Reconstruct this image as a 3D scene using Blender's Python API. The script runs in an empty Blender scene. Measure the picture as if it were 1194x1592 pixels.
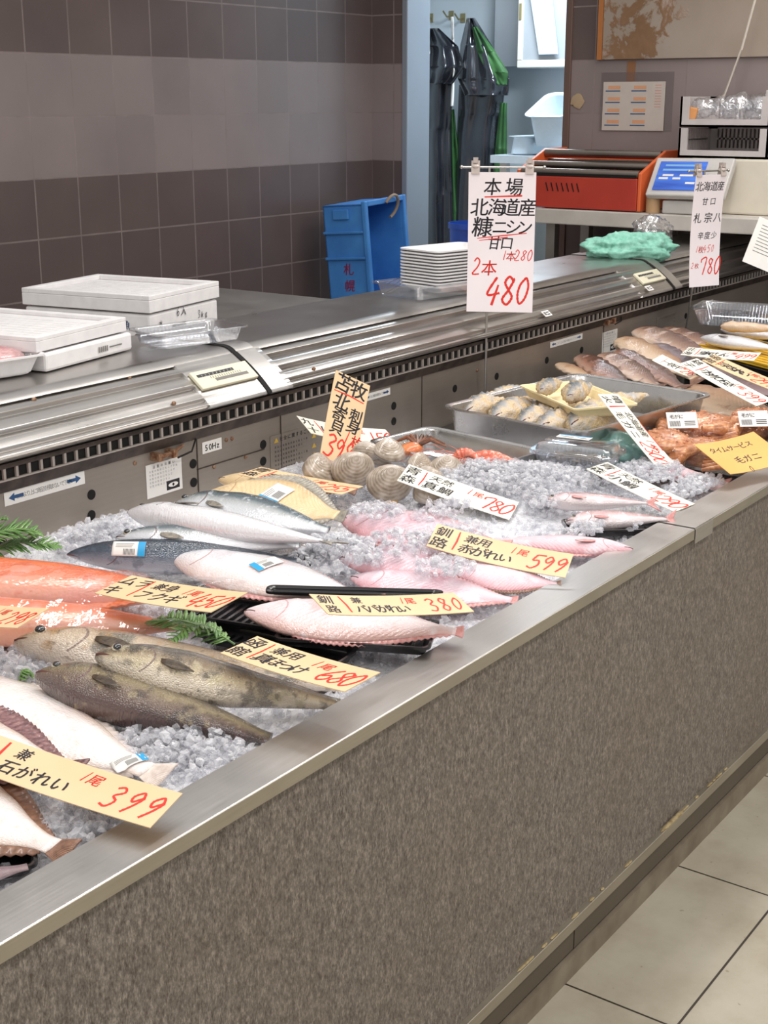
import bpy, math, random
import numpy as np
from mathutils import Vector, Matrix, Euler, Quaternion
from mathutils import noise as mnoise

rnd = random.Random(7)
SC = bpy.context.scene
COL = SC.collection
R = math.radians

# ------------------------------------------------------------------ camera
W, H, F, CX, CY = 1194, 1592, 2150.0, 597.0, 796.0
VX, VY = 2196.0, 155.0                      # vanishing point of the counter's long edges
ex = Vector((VX - CX, VY - CY, F)).normalized()
yv = (F * F + (VX - CX) * 8) / (-(VY - CY))
ez = -Vector((8, yv, F)).normalized()
ey = ez.cross(ex)
RM = Matrix((ex, ey, ez))                   # camera (right, down, forward) -> world
CAM = Vector((0, -0.97, 1.5))
cam = bpy.data.objects.new('camera', bpy.data.cameras.new('camera'))
COL.objects.link(cam)
rt, dn, fw = RM @ Vector((1, 0, 0)), RM @ Vector((0, 1, 0)), RM @ Vector((0, 0, 1))
cam.matrix_world = Matrix(((rt.x, -dn.x, -fw.x, CAM.x), (rt.y, -dn.y, -fw.y, CAM.y), (rt.z, -dn.z, -fw.z, CAM.z), (0, 0, 0, 1)))
cam.data.sensor_fit = 'HORIZONTAL'; cam.data.sensor_width = 36; cam.data.lens = F / W * 36
cam.data.clip_start = 0.05
SC.camera = cam

def _ray(px, py): return RM @ Vector((px - CX, py - CY, F))
def P(px, py, z):
    r = _ray(px, py); return CAM + r * ((z - CAM.z) / r.z)
def PY(px, py, y):
    r = _ray(px, py); return CAM + r * ((y - CAM.y) / r.y)
def PX(px, py, x):
    r = _ray(px, py); return CAM + r * ((x - CAM.x) / r.x)

# ------------------------------------------------------------------ light
SC.view_settings.view_transform = 'Standard'; SC.view_settings.look = 'None'
SC.view_settings.gamma = 1; SC.view_settings.use_curve_mapping = False
SC.view_settings.exposure = 0.12
wd = bpy.data.worlds.new('world'); SC.world = wd; wd.use_nodes = True
bg = wd.node_tree.nodes['Background']
bg.inputs[0].default_value = (1.0, 0.98, 0.965, 1); bg.inputs[1].default_value = 0.66

def area(name, loc, sx, sy, power, col=(1, .97, .93), rot=(0, 0, 0)):
    l = bpy.data.lights.new(name, 'AREA'); l.shape = 'RECTANGLE'; l.size = sx; l.size_y = sy
    l.energy = power; l.color = col
    o = bpy.data.objects.new(name, l); o.location = loc; o.rotation_euler = rot; COL.objects.link(o); return o
for i in range(4):                           # fluorescent fittings along the counter
    area('ceiling_lamp', (0.6 + 1.35 * i, 0.55, 2.75), 1.15, 0.22, 9.5)
for i in range(7):                           # small unseen lights added over the fish for glints
    area('glint_light', (0.55 + .7 * i, 0.25 + .5 * (i % 2), 2.3), .09, .09, 2.0, (1, .96, .92))
for i in range(3):                           # fittings over the customers' aisle
    area('aisle_lamp', (0.2 + 1.9 * i, -1.3, 2.8), 1.2, 0.25, 17)
area('store_room_lamp', (6.4, 2.4, 2.45), 0.3, 0.9, 44, (.8, .91, 1))

# ------------------------------------------------------------------ materials
def base(name):
    m = bpy.data.materials.new(name); m.use_nodes = True
    nt = m.node_tree; return m, nt, nt.nodes['Principled BSDF']
def N(nt, typ, **kw):
    n = nt.nodes.new(typ)
    for k, v in kw.items(): setattr(n, k, v)
    return n
def L(nt, a, b): nt.links.new(a, b)
def ramp(nt, sock, stops, interp='LINEAR'):
    r = N(nt, 'ShaderNodeValToRGB'); r.color_ramp.interpolation = interp
    el = r.color_ramp.elements
    while len(el) < len(stops): el.new(0.5)
    for e, (p, c) in zip(el, stops):
        e.position = p; e.color = (*c, 1) if len(c) == 3 else c
    L(nt, sock, r.inputs[0]); return r.outputs[0]
def coords(nt, kind='Object', scale=(1, 1, 1)):
    t = N(nt, 'ShaderNodeTexCoord'); mp = N(nt, 'ShaderNodeMapping'); mp.inputs['Scale'].default_value = scale
    L(nt, t.outputs[kind], mp.inputs[0]); return mp.outputs[0]
def noise(nt, vec, scale, detail=4, rough=.55, dist=0):
    n = N(nt, 'ShaderNodeTexNoise'); n.inputs['Scale'].default_value = scale; n.inputs['Detail'].default_value = detail
    n.inputs['Roughness'].default_value = rough; n.inputs['Distortion'].default_value = dist
    if vec: L(nt, vec, n.inputs['Vector'])
    return n.outputs['Fac']
def bump(nt, b, h, strength, dist=.002, prev=None):
    n = N(nt, 'ShaderNodeBump'); n.inputs['Strength'].default_value = strength; n.inputs['Distance'].default_value = dist
    L(nt, h, n.inputs['Height'])
    if prev: L(nt, prev, n.inputs['Normal'])
    L(nt, n.outputs[0], b.inputs['Normal']); return n.outputs[0]
def mth(nt, op, a, b=None, c=None):
    n = N(nt, 'ShaderNodeMath', operation=op)
    for i, v in enumerate((a, b, c)):
        if v is None: continue
        if isinstance(v, (int, float)): n.inputs[i].default_value = v
        else: L(nt, v, n.inputs[i])
    return n.outputs[0]
def mix(nt, fac, a, b):
    n = N(nt, 'ShaderNodeMix', data_type='RGBA')
    if isinstance(fac, (int, float)): n.inputs[0].default_value = fac
    else: L(nt, fac, n.inputs[0])
    for i, v in ((6, a), (7, b)):
        if isinstance(v, tuple): n.inputs[i].default_value = (*v, 1)
        else: L(nt, v, n.inputs[i])
    return n.outputs[2]
def S(r, g, b):                               # sRGB 0-255 -> linear
    f = lambda c: (c / 255 / 12.92) if c / 255 <= .04045 else ((c / 255 + .055) / 1.055) ** 2.4
    return (f(r), f(g), f(b))
def mat(name, stops, scale=(1, 1, 1), ns=20, rough=.5, metal=0, bs=0, bn=60, bd=.002, coat=0, detail=4, trans=0, ior=1.45, spec=None, sss=0):
    m, nt, b = base(name); v = coords(nt, 'Object', scale)
    if isinstance(stops, tuple): stops = [(0.3, tuple(c * .93 for c in stops)), (0.7, stops)]
    L(nt, ramp(nt, noise(nt, v, ns, detail), stops), b.inputs['Base Color'])
    b.inputs['Roughness'].default_value = rough; b.inputs['Metallic'].default_value = metal
    b.inputs['Coat Weight'].default_value = coat; b.inputs['Coat Roughness'].default_value = .08
    b.inputs['Transmission Weight'].default_value = trans; b.inputs['IOR'].default_value = ior
    if spec is not None: b.inputs['Specular IOR Level'].default_value = spec
    if sss:
        b.inputs['Subsurface Weight'].default_value = sss; b.inputs['Subsurface Radius'].default_value = (.02, .01, .008)
    if bs: bump(nt, b, noise(nt, v, bn, 3), bs, bd)
    return m
def steel(name, col, rough=.28, scale=(2, 40, 40), metal=1.0, streak=.12, bs=.04):
    m, nt, b = base(name); v = coords(nt, 'Object', scale)
    n = noise(nt, v, 6, 5, .6); big = noise(nt, coords(nt), 7, 4, .6)
    L(nt, ramp(nt, mth(nt, 'MULTIPLY_ADD', n, .4, mth(nt, 'MULTIPLY', big, .6)), [(.3, tuple(c * .8 for c in col)), (.7, col)]), b.inputs['Base Color'])
    L(nt, mth(nt, 'MULTIPLY_ADD', big, streak * 2, mth(nt, 'MULTIPLY_ADD', n, streak, rough - streak)), b.inputs['Roughness'])
    b.inputs['Metallic'].default_value = metal
    if bs: bump(nt, b, n, bs, .001)
    return m
def clear(name, tint=(.97, .98, 1), amount=.10, rough=.06, bs=0, bn=60, edge=.45):
    m, nt, b = base(name); nt.nodes.remove(b)
    out = nt.nodes['Material Output']
    t = N(nt, 'ShaderNodeBsdfTransparent'); t.inputs[0].default_value = (*tint, 1)
    g = N(nt, 'ShaderNodeBsdfGlossy'); g.inputs['Roughness'].default_value = rough; g.inputs[0].default_value = (1, 1, 1, 1)
    lw = N(nt, 'ShaderNodeLayerWeight'); lw.inputs[0].default_value = .35
    if bs:
        bm = N(nt, 'ShaderNodeBump'); bm.inputs['Strength'].default_value = bs; bm.inputs['Distance'].default_value = .004
        L(nt, noise(nt, coords(nt), bn, 3), bm.inputs['Height']); L(nt, bm.outputs[0], g.inputs['Normal']); L(nt, bm.outputs[0], lw.inputs['Normal'])
    mx = N(nt, 'ShaderNodeMixShader'); L(nt, mth(nt, 'MULTIPLY_ADD', lw.outputs['Facing'], edge, amount), mx.inputs[0])
    L(nt, t.outputs[0], mx.inputs[1]); L(nt, g.outputs[0], mx.inputs[2]); L(nt, mx.outputs[0], out.inputs[0])
    return m
def fishmat(name, stops, mott=None, rough=.3, sd=(70, 26), bs=.35, coat=.6, metal=0, gill=.225, vn=.10, gillcol=(.12, .05, .05), chevron=0):
    m, nt, b = base(name)
    uv = N(nt, 'ShaderNodeUVMap'); sp = N(nt, 'ShaderNodeSeparateXYZ'); L(nt, uv.outputs[0], sp.inputs[0])
    u, v = sp.outputs[0], sp.outputs[1]
    ob = coords(nt); nz = noise(nt, ob, 22, 4)
    vv = mth(nt, 'ADD', v, mth(nt, 'MULTIPLY', mth(nt, 'SUBTRACT', nz, .5), vn * 2))
    c = ramp(nt, vv, stops)
    for (col, sc, thr, soft, amt) in (mott or []):
        f = ramp(nt, noise(nt, ob, sc, 4), [(thr, (0, 0, 0)), (thr + soft, (amt, amt, amt))])
        c = mix(nt, f, c, col)
    if gill:
        d = mth(nt, 'SUBTRACT', v, .48)
        g = mth(nt, 'ABSOLUTE', mth(nt, 'SUBTRACT', u, mth(nt, 'SUBTRACT', gill, mth(nt, 'MULTIPLY', mth(nt, 'MULTIPLY', d, d), .35))))
        lim = mth(nt, 'LESS_THAN', mth(nt, 'ABSOLUTE', d), .36)
        gf = mth(nt, 'MULTIPLY', mth(nt, 'MULTIPLY', mth(nt, 'LESS_THAN', g, .004), lim), .7)
        c = mix(nt, gf, c, gillcol)
    L(nt, c, b.inputs['Base Color'])
    b.inputs['Roughness'].default_value = rough; b.inputs['Metallic'].default_value = metal
    b.inputs['Coat Weight'].default_value = coat; b.inputs['Coat Roughness'].default_value = .12
    mp = N(nt, 'ShaderNodeMapping'); mp.inputs['Scale'].default_value = (sd[0], sd[1], 1); L(nt, uv.outputs[0], mp.inputs[0])
    vo = N(nt, 'ShaderNodeTexVoronoi'); vo.inputs['Scale'].default_value = 1.0; L(nt, mp.outputs[0], vo.inputs['Vector'])
    h = vo.outputs['Distance']
    if chevron:
        w = mth(nt, 'SINE', mth(nt, 'ADD', mth(nt, 'MULTIPLY', u, 190), mth(nt, 'MULTIPLY', mth(nt, 'ABSOLUTE', mth(nt, 'SUBTRACT', v, .5)), 60)))
        h = mth(nt, 'ADD', h, mth(nt, 'MULTIPLY', w, chevron))
    p = bump(nt, b, h, bs, .0016)
    bump(nt, b, noise(nt, ob, 60, 3), .35, .003, p)
    L(nt, p, b.inputs['Coat Normal'])
    return m

M = {}
M['steel'] = steel('brushed_steel', S(196, 190, 184), .30, (1.2, 40, 40), bs=.03)
M['rim'] = steel('rim_steel', S(208, 204, 200), .3, (1.5, 50, 50), streak=.1, bs=.02)
M['fascia'] = steel('rim_edge_steel', S(190, 182, 166), .45, (1.5, 50, 50))
M['hood'] = steel('hood_steel', S(194, 190, 186), .27, (1.2, 24, 24), streak=.05, bs=.012)
M['panelsteel'] = steel('panel_steel', S(172, 163, 153), .5, (1, 30, 30), bs=.02, metal=.85)
M['tray'] = steel('tray_steel', S(208, 206, 204), .24, (10, 10, 10), streak=.08, bs=.05)
M['jamb'] = mat('grey_blue_steel', S(150, 158, 168), ns=3, rough=.45, metal=.3)
M['black'] = mat('black_void', (.004, .0035, .003), rough=.8)
M['blackpl'] = mat('black_plastic', (.012, .011, .012), rough=.22, coat=.3, bs=.05)
M['darkband'] = mat('seam_and_shade_dark', [(.35, S(48, 38, 33)), (.65, S(78, 66, 58))], ns=30, rough=.6)  # dark seams, and the painted shade around the air outlet
M['grille'] = mat('grille_fins', S(170, 160, 152), ns=30, rough=.45)
M['rust'] = mat('rusty_metal', [(.35, S(110, 62, 32)), (.6, S(160, 130, 105))], ns=80, rough=.6, metal=.4)
M['cream'] = mat('cream_plastic', S(222, 216, 190), rough=.4)
M['white'] = mat('white_paper', S(236, 233, 228), rough=.6)
M['card_tan'] = mat('tan_card', [(.3, S(218, 186, 144)), (.7, S(228, 198, 158))], ns=6, rough=.55)
M['card_white'] = mat('white_card', [(.3, S(240, 234, 214)), (.7, S(246, 241, 226))], ns=6, rough=.5)
M['card_orange'] = mat('orange_card', [(.3, S(226, 168, 92)), (.7, S(236, 180, 106))], ns=6, rough=.6)
M['sheet'] = mat('sign_paper', S(240, 230, 232), ns=5, rough=.6)
M['ink'] = mat('black_marker', (.022, .02, .026), rough=.5)
M['red'] = mat('red_marker', S(222, 48, 36), rough=.5)
M['blueink'] = mat('blue_print', S(48, 84, 128), rough=.5)
M['greyink'] = mat('grey_print', S(120, 116, 112), rough=.6)
M['cyan'] = mat('cyan_print', S(40, 160, 215), rough=.4)
M['yellow'] = mat('yellow_print', S(214, 176, 64), rough=.5)
M['clear'] = clear('clear_plastic', amount=.12)
M['film'] = clear('plastic_film', tint=(1, 1, 1), amount=.05, rough=.07, bs=.9, bn=34, edge=.14)
M['bag'] = clear('crinkled_bag', amount=.2, rough=.12, bs=.8, bn=50)
M['foam'] = mat('white_foam', S(226, 224, 224), ns=60, rough=.7, bs=.05, bn=220)
M['foamcream'] = mat('cream_foam', S(240, 222, 178), ns=60, rough=.55)
M['eye'] = mat('eye_black', (.008, .008, .01), rough=.08, coat=1)
M['eyering'] = mat('eye_ring', S(196, 186, 160), rough=.2, metal=.4, coat=1)
M['mouth'] = mat('mouth_line', S(92, 50, 46), rough=.4)

# ------------------------------------------------------------------ mesh helpers
class MB:
    def __init__(s): s.v = []; s.f = []; s.m = []; s.uv = {}
    def add(s, vs, fs, mi=0, uvs=None):
        o = len(s.v); s.v += [tuple(v) for v in vs]
        for k, f in enumerate(fs):
            if uvs: s.uv[len(s.f)] = [uvs[i] for i in f]
            s.f.append([o + i for i in f]); s.m.append(mi)
        return s
    def box(s, c, d, mi=0, rot=None):
        vs = []
        for sx in (-1, 1):
            for sy in (-1, 1):
                for sz in (-1, 1):
                    p = Vector((sx * d[0] / 2, sy * d[1] / 2, sz * d[2] / 2))
                    if rot: p = rot @ p
                    vs.append(Vector(c) + p)
        return s.add(vs, [(0, 1, 3, 2), (4, 6, 7, 5), (0, 4, 5, 1), (2, 3, 7, 6), (0, 2, 6, 4), (1, 5, 7, 3)], mi)
    def bx(s, x0, x1, y0, y1, z0, z1, mi=0):
        return s.box(((x0 + x1) / 2, (y0 + y1) / 2, (z0 + z1) / 2), (abs(x1 - x0), abs(y1 - y0), abs(z1 - z0)), mi)
    def loft(s, rings, mi=0, cap=True, closed=True, uvs=None):
        n = len(rings[0]); vs = [p for r in rings for p in r]; fs = []
        for i in range(len(rings) - 1):
            for j in range(n if closed else n - 1):
                k = (j + 1) % n
                fs.append((i * n + j, i * n + k, (i + 1) * n + k, (i + 1) * n + j))
        if cap and closed:
            fs.append(tuple(range(n - 1, -1, -1))); fs.append(tuple((len(rings) - 1) * n + j for j in range(n)))
        return s.add(vs, fs, mi, uvs)
    def tube(s, pts, r, n=8, mi=0):
        pts = [Vector(p) for p in pts]; rings = []
        for i, p in enumerate(pts):
            t = (pts[min(i + 1, len(pts) - 1)] - pts[max(i - 1, 0)]).normalized()
            a = t.cross(Vector((0, 0, 1)) if abs(t.z) < .95 else Vector((1, 0, 0))).normalized(); b = t.cross(a)
            rr = r[i] if isinstance(r, (list, tuple)) else r
            rings.append([p + a * rr * math.cos(q * 2 * math.pi / n) + b * rr * math.sin(q * 2 * math.pi / n) for q in range(n)])
        return s.loft(rings, mi)
    def grid(s, fn, nu, nv, mi=0, uv=False):
        vs = [fn(i / nu, j / nv) for i in range(nu + 1) for j in range(nv + 1)]
        fs = [(i * (nv + 1) + j, (i + 1) * (nv + 1) + j, (i + 1) * (nv + 1) + j + 1, i * (nv + 1) + j + 1) for i in range(nu) for j in range(nv)]
        return s.add(vs, fs, mi, [(i / nu, j / nv) for i in range(nu + 1) for j in range(nv + 1)] if uv else None)
    def ball(s, c, r, mi=0, nu=14, nv=8, fn=None):
        c = Vector(c); r = r if isinstance(r, (tuple, list)) else (r, r, r)
        rings = []
        for i in range(nv + 1):
            a = math.pi * (i / nv * .98 + .01)
            ring = []
            for j in range(nu):
                q = 2 * math.pi * j / nu
                d = Vector((math.sin(a) * math.cos(q), math.sin(a) * math.sin(q), math.cos(a)))
                k = fn(d) if fn else 1
                ring.append(c + Vector((d.x * r[0] * k, d.y * r[1] * k, d.z * r[2] * k)))
            rings.append(ring)
        return s.loft(rings, mi)
    def build(s, name, mats, parent=None, smooth=True, bevel=0, solid=0, sub=0):
        me = bpy.data.meshes.new(name); me.from_pydata(s.v, [], s.f)
        for m in (mats if isinstance(mats, (list, tuple)) else [mats]): me.materials.append(M[m] if isinstance(m, str) else m)
        me.polygons.foreach_set('material_index', s.m)
        if s.uv:
            l = me.uv_layers.new(name='UVMap')
            for fi, uvs in s.uv.items():
                for li, q in zip(me.polygons[fi].loop_indices, uvs): l.data[li].uv = q
        me.validate(); me.update()
        if smooth:
            me.polygons.foreach_set('use_smooth', [True] * len(me.polygons))
            if smooth != 'all': me.set_sharp_from_angle(angle=R(38))
        o = bpy.data.objects.new(name, me); COL.objects.link(o)
        if parent: o.parent = parent
        if bevel:
            b = o.modifiers.new('bevel', 'BEVEL'); b.width = bevel; b.segments = 2; b.limit_method = 'ANGLE'
        if solid:
            b = o.modifiers.new('solid', 'SOLIDIFY'); b.thickness = solid; b.offset = 0
        if sub:
            b = o.modifiers.new('sub', 'SUBSURF'); b.levels = sub; b.render_levels = sub
        return o
def tag(o, label, cat, group=None, kind=None):
    o['label'] = label; o['category'] = cat
    if group: o['group'] = group
    if kind: o['kind'] = kind
    return o
def thing(name, label, cat, loc=(0, 0, 0), rotz=0, group=None, rot=None):
    o = bpy.data.objects.new(name, None); o.empty_display_size = .05; COL.objects.link(o); o.location = loc
    o.rotation_euler = rot if rot else (0, 0, rotz)
    return tag(o, label, cat, group)
def frame(name, label, cat, loc, X, Y, Z, group=None):
    o = thing(name, label, cat, loc, group=group)
    o.rotation_mode = 'QUATERNION'
    o.rotation_quaternion = Matrix((X, Y, Z)).transposed().to_quaternion()
    return o
def struct(name, mb, m, **k):
    o = mb.build(name, m, **k); o['kind'] = 'structure'; return o

# ------------------------------------------------------------------ lettering
_tc = bpy.data.curves.new('glyph', 'FONT'); _to = bpy.data.objects.new('glyph', _tc); COL.objects.link(_to)
_tc.resolution_u = 2
_gl = {}
def glyph(ch, off):
    if (ch, off) not in _gl:
        _tc.body = ch; _tc.offset = off
        dg = bpy.context.evaluated_depsgraph_get(); dg.update()
        me = bpy.data.meshes.new_from_object(_to.evaluated_get(dg))
        _gl[ch, off] = ([(v.co.x, v.co.y) for v in me.vertices], [list(p.vertices) for p in me.polygons]); bpy.data.meshes.remove(me)
    return _gl[ch, off]
STROKES = {
 '0': [[(.5, 1), (.18, .75), (.1, .35), (.35, 0), (.7, .2), (.82, .65), (.6, 1), (.42, .97)]],
 '1': [[(.5, 1), (.42, 0)]],
 '2': [[(.12, .8), (.4, 1), (.75, .8), (.6, .45), (.1, .05), (.9, .02)]],
 '3': [[(.12, .9), (.5, 1), (.8, .8), (.4, .55), (.82, .35), (.6, .03), (.08, .1)]],
 '4': [[(.5, 1), (.1, .35), (.95, .42)], [(.72, .72), (.6, -.05)]],
 '5': [[(.25, .95), (.2, .55), (.6, .6), (.8, .3), (.5, 0), (.1, .08)], [(.25, .95), (.9, 1)]],
 '6': [[(.65, 1), (.25, .6), (.12, .25), (.45, 0), (.8, .22), (.6, .48), (.2, .3)]],
 '7': [[(.1, .75), (.15, .95), (.9, .98), (.5, -.02)]],
 '8': [[(.75, .85), (.45, 1), (.2, .8), (.5, .52), (.8, .25), (.5, 0), (.15, .2), (.5, .52), (.78, .85), (.72, .92)]],
 '9': [[(.75, .8), (.45, 1), (.15, .75), (.4, .52), (.78, .8), (.7, .4), (.45, 0)]],
}
def smoothline(pts, n=6):
    if len(pts) < 3: return pts
    out = []
    for i in range(len(pts) - 1):
        p0, p1, p2, p3 = pts[max(i - 1, 0)], pts[i], pts[i + 1], pts[min(i + 2, len(pts) - 1)]
        for k in range(n):
            t = k / n
            out.append(tuple(.5 * (2 * b + (c - a) * t + (2 * a - 5 * b + 4 * c - d) * t * t + (3 * b - a - 3 * c + d) * t ** 3) for a, b, c, d in zip(p0, p1, p2, p3)))
    return out + [pts[-1]]
class Ink:                                    # flat writing in a card's own (u, v) plane
    def __init__(s, z=.0009): s.mb = MB(); s.z = z
    def tr(s, x, y, cx, cy, sz, rot, sh, asp):
        x = (x - .5) * asp + (y - .4) * sh; y = y - .4
        c, q = math.cos(rot), math.sin(rot)
        return (cx + sz * (x * c - y * q), cy + sz * (x * q + y * c), s.z)
    def char(s, ch, cx, cy, sz, mi=0, rot=0, sh=.12, asp=1, off=.014, jit=1):
        rot += rnd.uniform(-.1, .1) * jit; sz *= 1 + rnd.uniform(-.08, .08) * jit
        if ch in STROKES and jit: return s.strokes(STROKES[ch], cx, cy, sz, mi, rot, sh + .08, asp * .50)
        vs, fs = glyph(ch, 0)
        xs = [v[0] for v in vs] or [0]; mid = (min(xs) + max(xs)) / 2 - .5
        for ox, oy in (((0, 0), (off, off * .3), (-off * .6, off * .8)) if off > .004 else ((0, 0),)):
            s.mb.add([s.tr(x - mid + ox, y + oy, cx, cy, sz, rot, sh, asp) for x, y in vs], fs, mi)
    def strokes(s, st, cx, cy, sz, mi, rot=0, sh=0, asp=1, w=.045):
        for pl in st:
            pl = [s.tr(x, y * .95, cx, cy, sz, rot, sh, asp) for x, y in smoothline(pl)]
            s.line(pl, w * sz, mi)
    def line(s, pl, w, mi):
        vs = []
        for i, p in enumerate(pl):
            a, b = pl[max(i - 1, 0)], pl[min(i + 1, len(pl) - 1)]
            d = Vector((b[0] - a[0], b[1] - a[1])); d = d.normalized() if d.length > 1e-9 else Vector((1, 0))
            n = Vector((-d.y, d.x)) * w * (.75 + .35 * math.sin(i * 1.7) ** 2)
            vs += [(p[0] + n.x, p[1] + n.y, s.z), (p[0] - n.x, p[1] - n.y, s.z)]
        s.mb.add(vs, [(2 * i, 2 * i + 1, 2 * i + 3, 2 * i + 2) for i in range(len(pl) - 1)], mi)
    def row(s, t, x, y, sz, mi=0, dx=None, dy=0, **k):
        dx = sz * .95 if dx is None else dx
        for i, ch in enumerate(t):
            if ch != ' ': s.char(ch, x + dx * i, y + dy * i, sz, mi, **k)
    def rect(s, x0, x1, y0, y1, mi): s.mb.add([(x0, y0, s.z), (x1, y0, s.z), (x1, y1, s.z), (x0, y1, s.z)], [(0, 1, 2, 3)], mi)

def plate(w, h, t=.0012, curl=0, n=14, along='x'):  # a card, slightly curled
    mb = MB()
    def fn(a, b, z):
        x, y = (a - .5) * w, (b - .5) * h
        q = (a - .5) if along == 'x' else (b - .5)
        return (x, y, z + curl * (q * q * 4 - .3))
    nu, nv = (n, 1) if along == 'x' else (1, n)
    top = [fn(i / nu, j / nv, t / 2) for i in range(nu + 1) for j in range(nv + 1)]
    bot = [fn(i / nu, j / nv, -t / 2) for i in range(nu + 1) for j in range(nv + 1)]
    k = (nv + 1); o = len(top); fs = []
    for i in range(nu):
        for j in range(nv):
            q = (i * k + j, (i + 1) * k + j, (i + 1) * k + j + 1, i * k + j + 1)
            fs += [q, tuple(o + a for a in reversed(q))]
    edge = [i * k for i in range(nu + 1)] + [nu * k + j for j in range(1, nv + 1)] + [i * k + nv for i in range(nu - 1, -1, -1)] + [j for j in range(nv - 1, 0, -1)]
    for a, b in zip(edge, edge[1:] + edge[:1]): fs.append((a, o + a, o + b, b))
    mb.add(top + bot, fs); return mb
def curl_ink(ink, w, h, curl, along='x'):
    for i, (x, y, z) in enumerate(ink.mb.v):
        q = x / w if along == 'x' else y / h
        ink.mb.v[i] = (x, y, z + curl * (q * q * 4 - .3))

# ------------------------------------------------------------------ room shell
YW, XE = 3.0, 5.476                           # back wall and end wall
def tilewall(name, ax):
    m, nt, b = base(name)
    t = N(nt, 'ShaderNodeTexCoord'); sp = N(nt, 'ShaderNodeSeparateXYZ'); L(nt, t.outputs['Object'], sp.inputs[0])
    h, z = sp.outputs[ax], sp.outputs[2]
    def cell(s, off, pitch, w):
        q = mth(nt, 'DIVIDE', mth(nt, 'SUBTRACT', s, off), pitch)
        f = mth(nt, 'ABSOLUTE', mth(nt, 'SUBTRACT', mth(nt, 'FRACT', mth(nt, 'ADD', q, 100.5)), .5))
        return mth(nt, 'LESS_THAN', f, w / pitch / 2), mth(nt, 'FLOOR', mth(nt, 'ADD', q, 100))
    g1, i1 = cell(h, 3.413 if ax == 0 else 1.846, .2063, .006)
    g2, i2 = cell(z, 1.662, .2145, .006)
    n = noise(nt, t.outputs['Object'], 3, 5)
    wn = N(nt, 'ShaderNodeTexWhiteNoise', noise_dimensions='2D'); cb = N(nt, 'ShaderNodeCombineXYZ')
    L(nt, i1, cb.inputs[0]); L(nt, i2, cb.inputs[1]); L(nt, cb.outputs[0], wn.inputs[0])
    vary = mth(nt, 'MULTIPLY_ADD', wn.outputs[0], .25, mth(nt, 'MULTIPLY', n, .75))
    dark = ramp(nt, vary, [(.25, S(86, 74, 72)), (.75, S(104, 89, 86))])
    lite = ramp(nt, vary, [(.25, S(128, 117, 115)), (.75, S(146, 132, 129))])
    band = mth(nt, 'MULTIPLY', mth(nt, 'GREATER_THAN', z, 1.233), mth(nt, 'LESS_THAN', z, 1.662))
    c = mix(nt, band, dark, lite)
    gr = mth(nt, 'MAXIMUM', g1, g2)
    gc = mix(nt, noise(nt, t.outputs['Object'], 9, 3), S(98, 86, 83), S(165, 150, 146))
    L(nt, mix(nt, mth(nt, 'MULTIPLY', gr, .75), c, gc), b.inputs['Base Color'])
    b.inputs['Roughness'].default_value = .38
    bump(nt, b, mth(nt, 'MULTIPLY_ADD', gr, -1, mth(nt, 'MULTIPLY', n, .6)), .35, .003)
    return m
M['tile_x'] = tilewall('wall_tiles_long', 0); M['tile_y'] = tilewall('wall_tiles_end', 1)
def floormat():
    m, nt, b = base('floor_tiles')
    t = N(nt, 'ShaderNodeTexCoord'); sp = N(nt, 'ShaderNodeSeparateXYZ'); L(nt, t.outputs['Object'], sp.inputs[0])
    def cell(s, off):
        f = mth(nt, 'ABSOLUTE', mth(nt, 'SUBTRACT', mth(nt, 'FRACT', mth(nt, 'ADD', mth(nt, 'DIVIDE', mth(nt, 'SUBTRACT', s, off), .4835), 100.5)), .5))
        return mth(nt, 'LESS_THAN', f, .0045)
    g = mth(nt, 'MAXIMUM', cell(sp.outputs[0], 1.904), cell(sp.outputs[1], -.215))
    n = noise(nt, t.outputs['Object'], 5, 6, .65)
    c = ramp(nt, n, [(.3, S(158, 148, 128)), (.55, S(176, 168, 150)), (.8, S(186, 179, 163))])
    spot = ramp(nt, noise(nt, t.outputs['Object'], 60, 2), [(.70, (0, 0, 0)), (.76, (.5, .5, .5))])
    c = mix(nt, spot, c, S(120, 98, 68))
    L(nt, mix(nt, g, c, S(46, 38, 28)), b.inputs['Base Color']); b.inputs['Roughness'].default_value = .45
    bump(nt, b, mth(nt, 'MULTIPLY_ADD', g, -1, n), .25, .002)
    return m
M['floor'] = floormat()
struct('floor', MB().bx(-1.5, 7.6, -3.2, 3.4, -.1, 0), 'floor', smooth=False)
struct('wall_back', MB().bx(.9, XE, YW, YW + .12, 0, 2.95), 'tile_x', smooth=False)
ej = MB()
ej.bx(XE, XE + .1, 2.823, YW + .12, 0, 2.95)      # stub left of the doorway
ej.bx(XE, XE + .1, -1.6, 1.955, 0, 2.95)          # wall right of the doorway
ej.bx(XE, XE + .1, 1.955, 2.823, 2.25, 2.95)      # over the doorway
struct('wall_end', ej, 'tile_y', smooth=False)
M['brown'] = mat('brown_jamb', S(106, 84, 76), rough=.5)
XJ = PY(668, 150, 2.80).x
struct('door_1', MB().bx(XE - .004, XJ, 2.80, 2.83, 0, 2.25), 'jamb', smooth=False, bevel=.004)
struct('trim_1', MB().bx(XE - .012, XE + .14, 1.955, 1.985, 0, 2.25), 'brown', smooth=False, bevel=.003)
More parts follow.
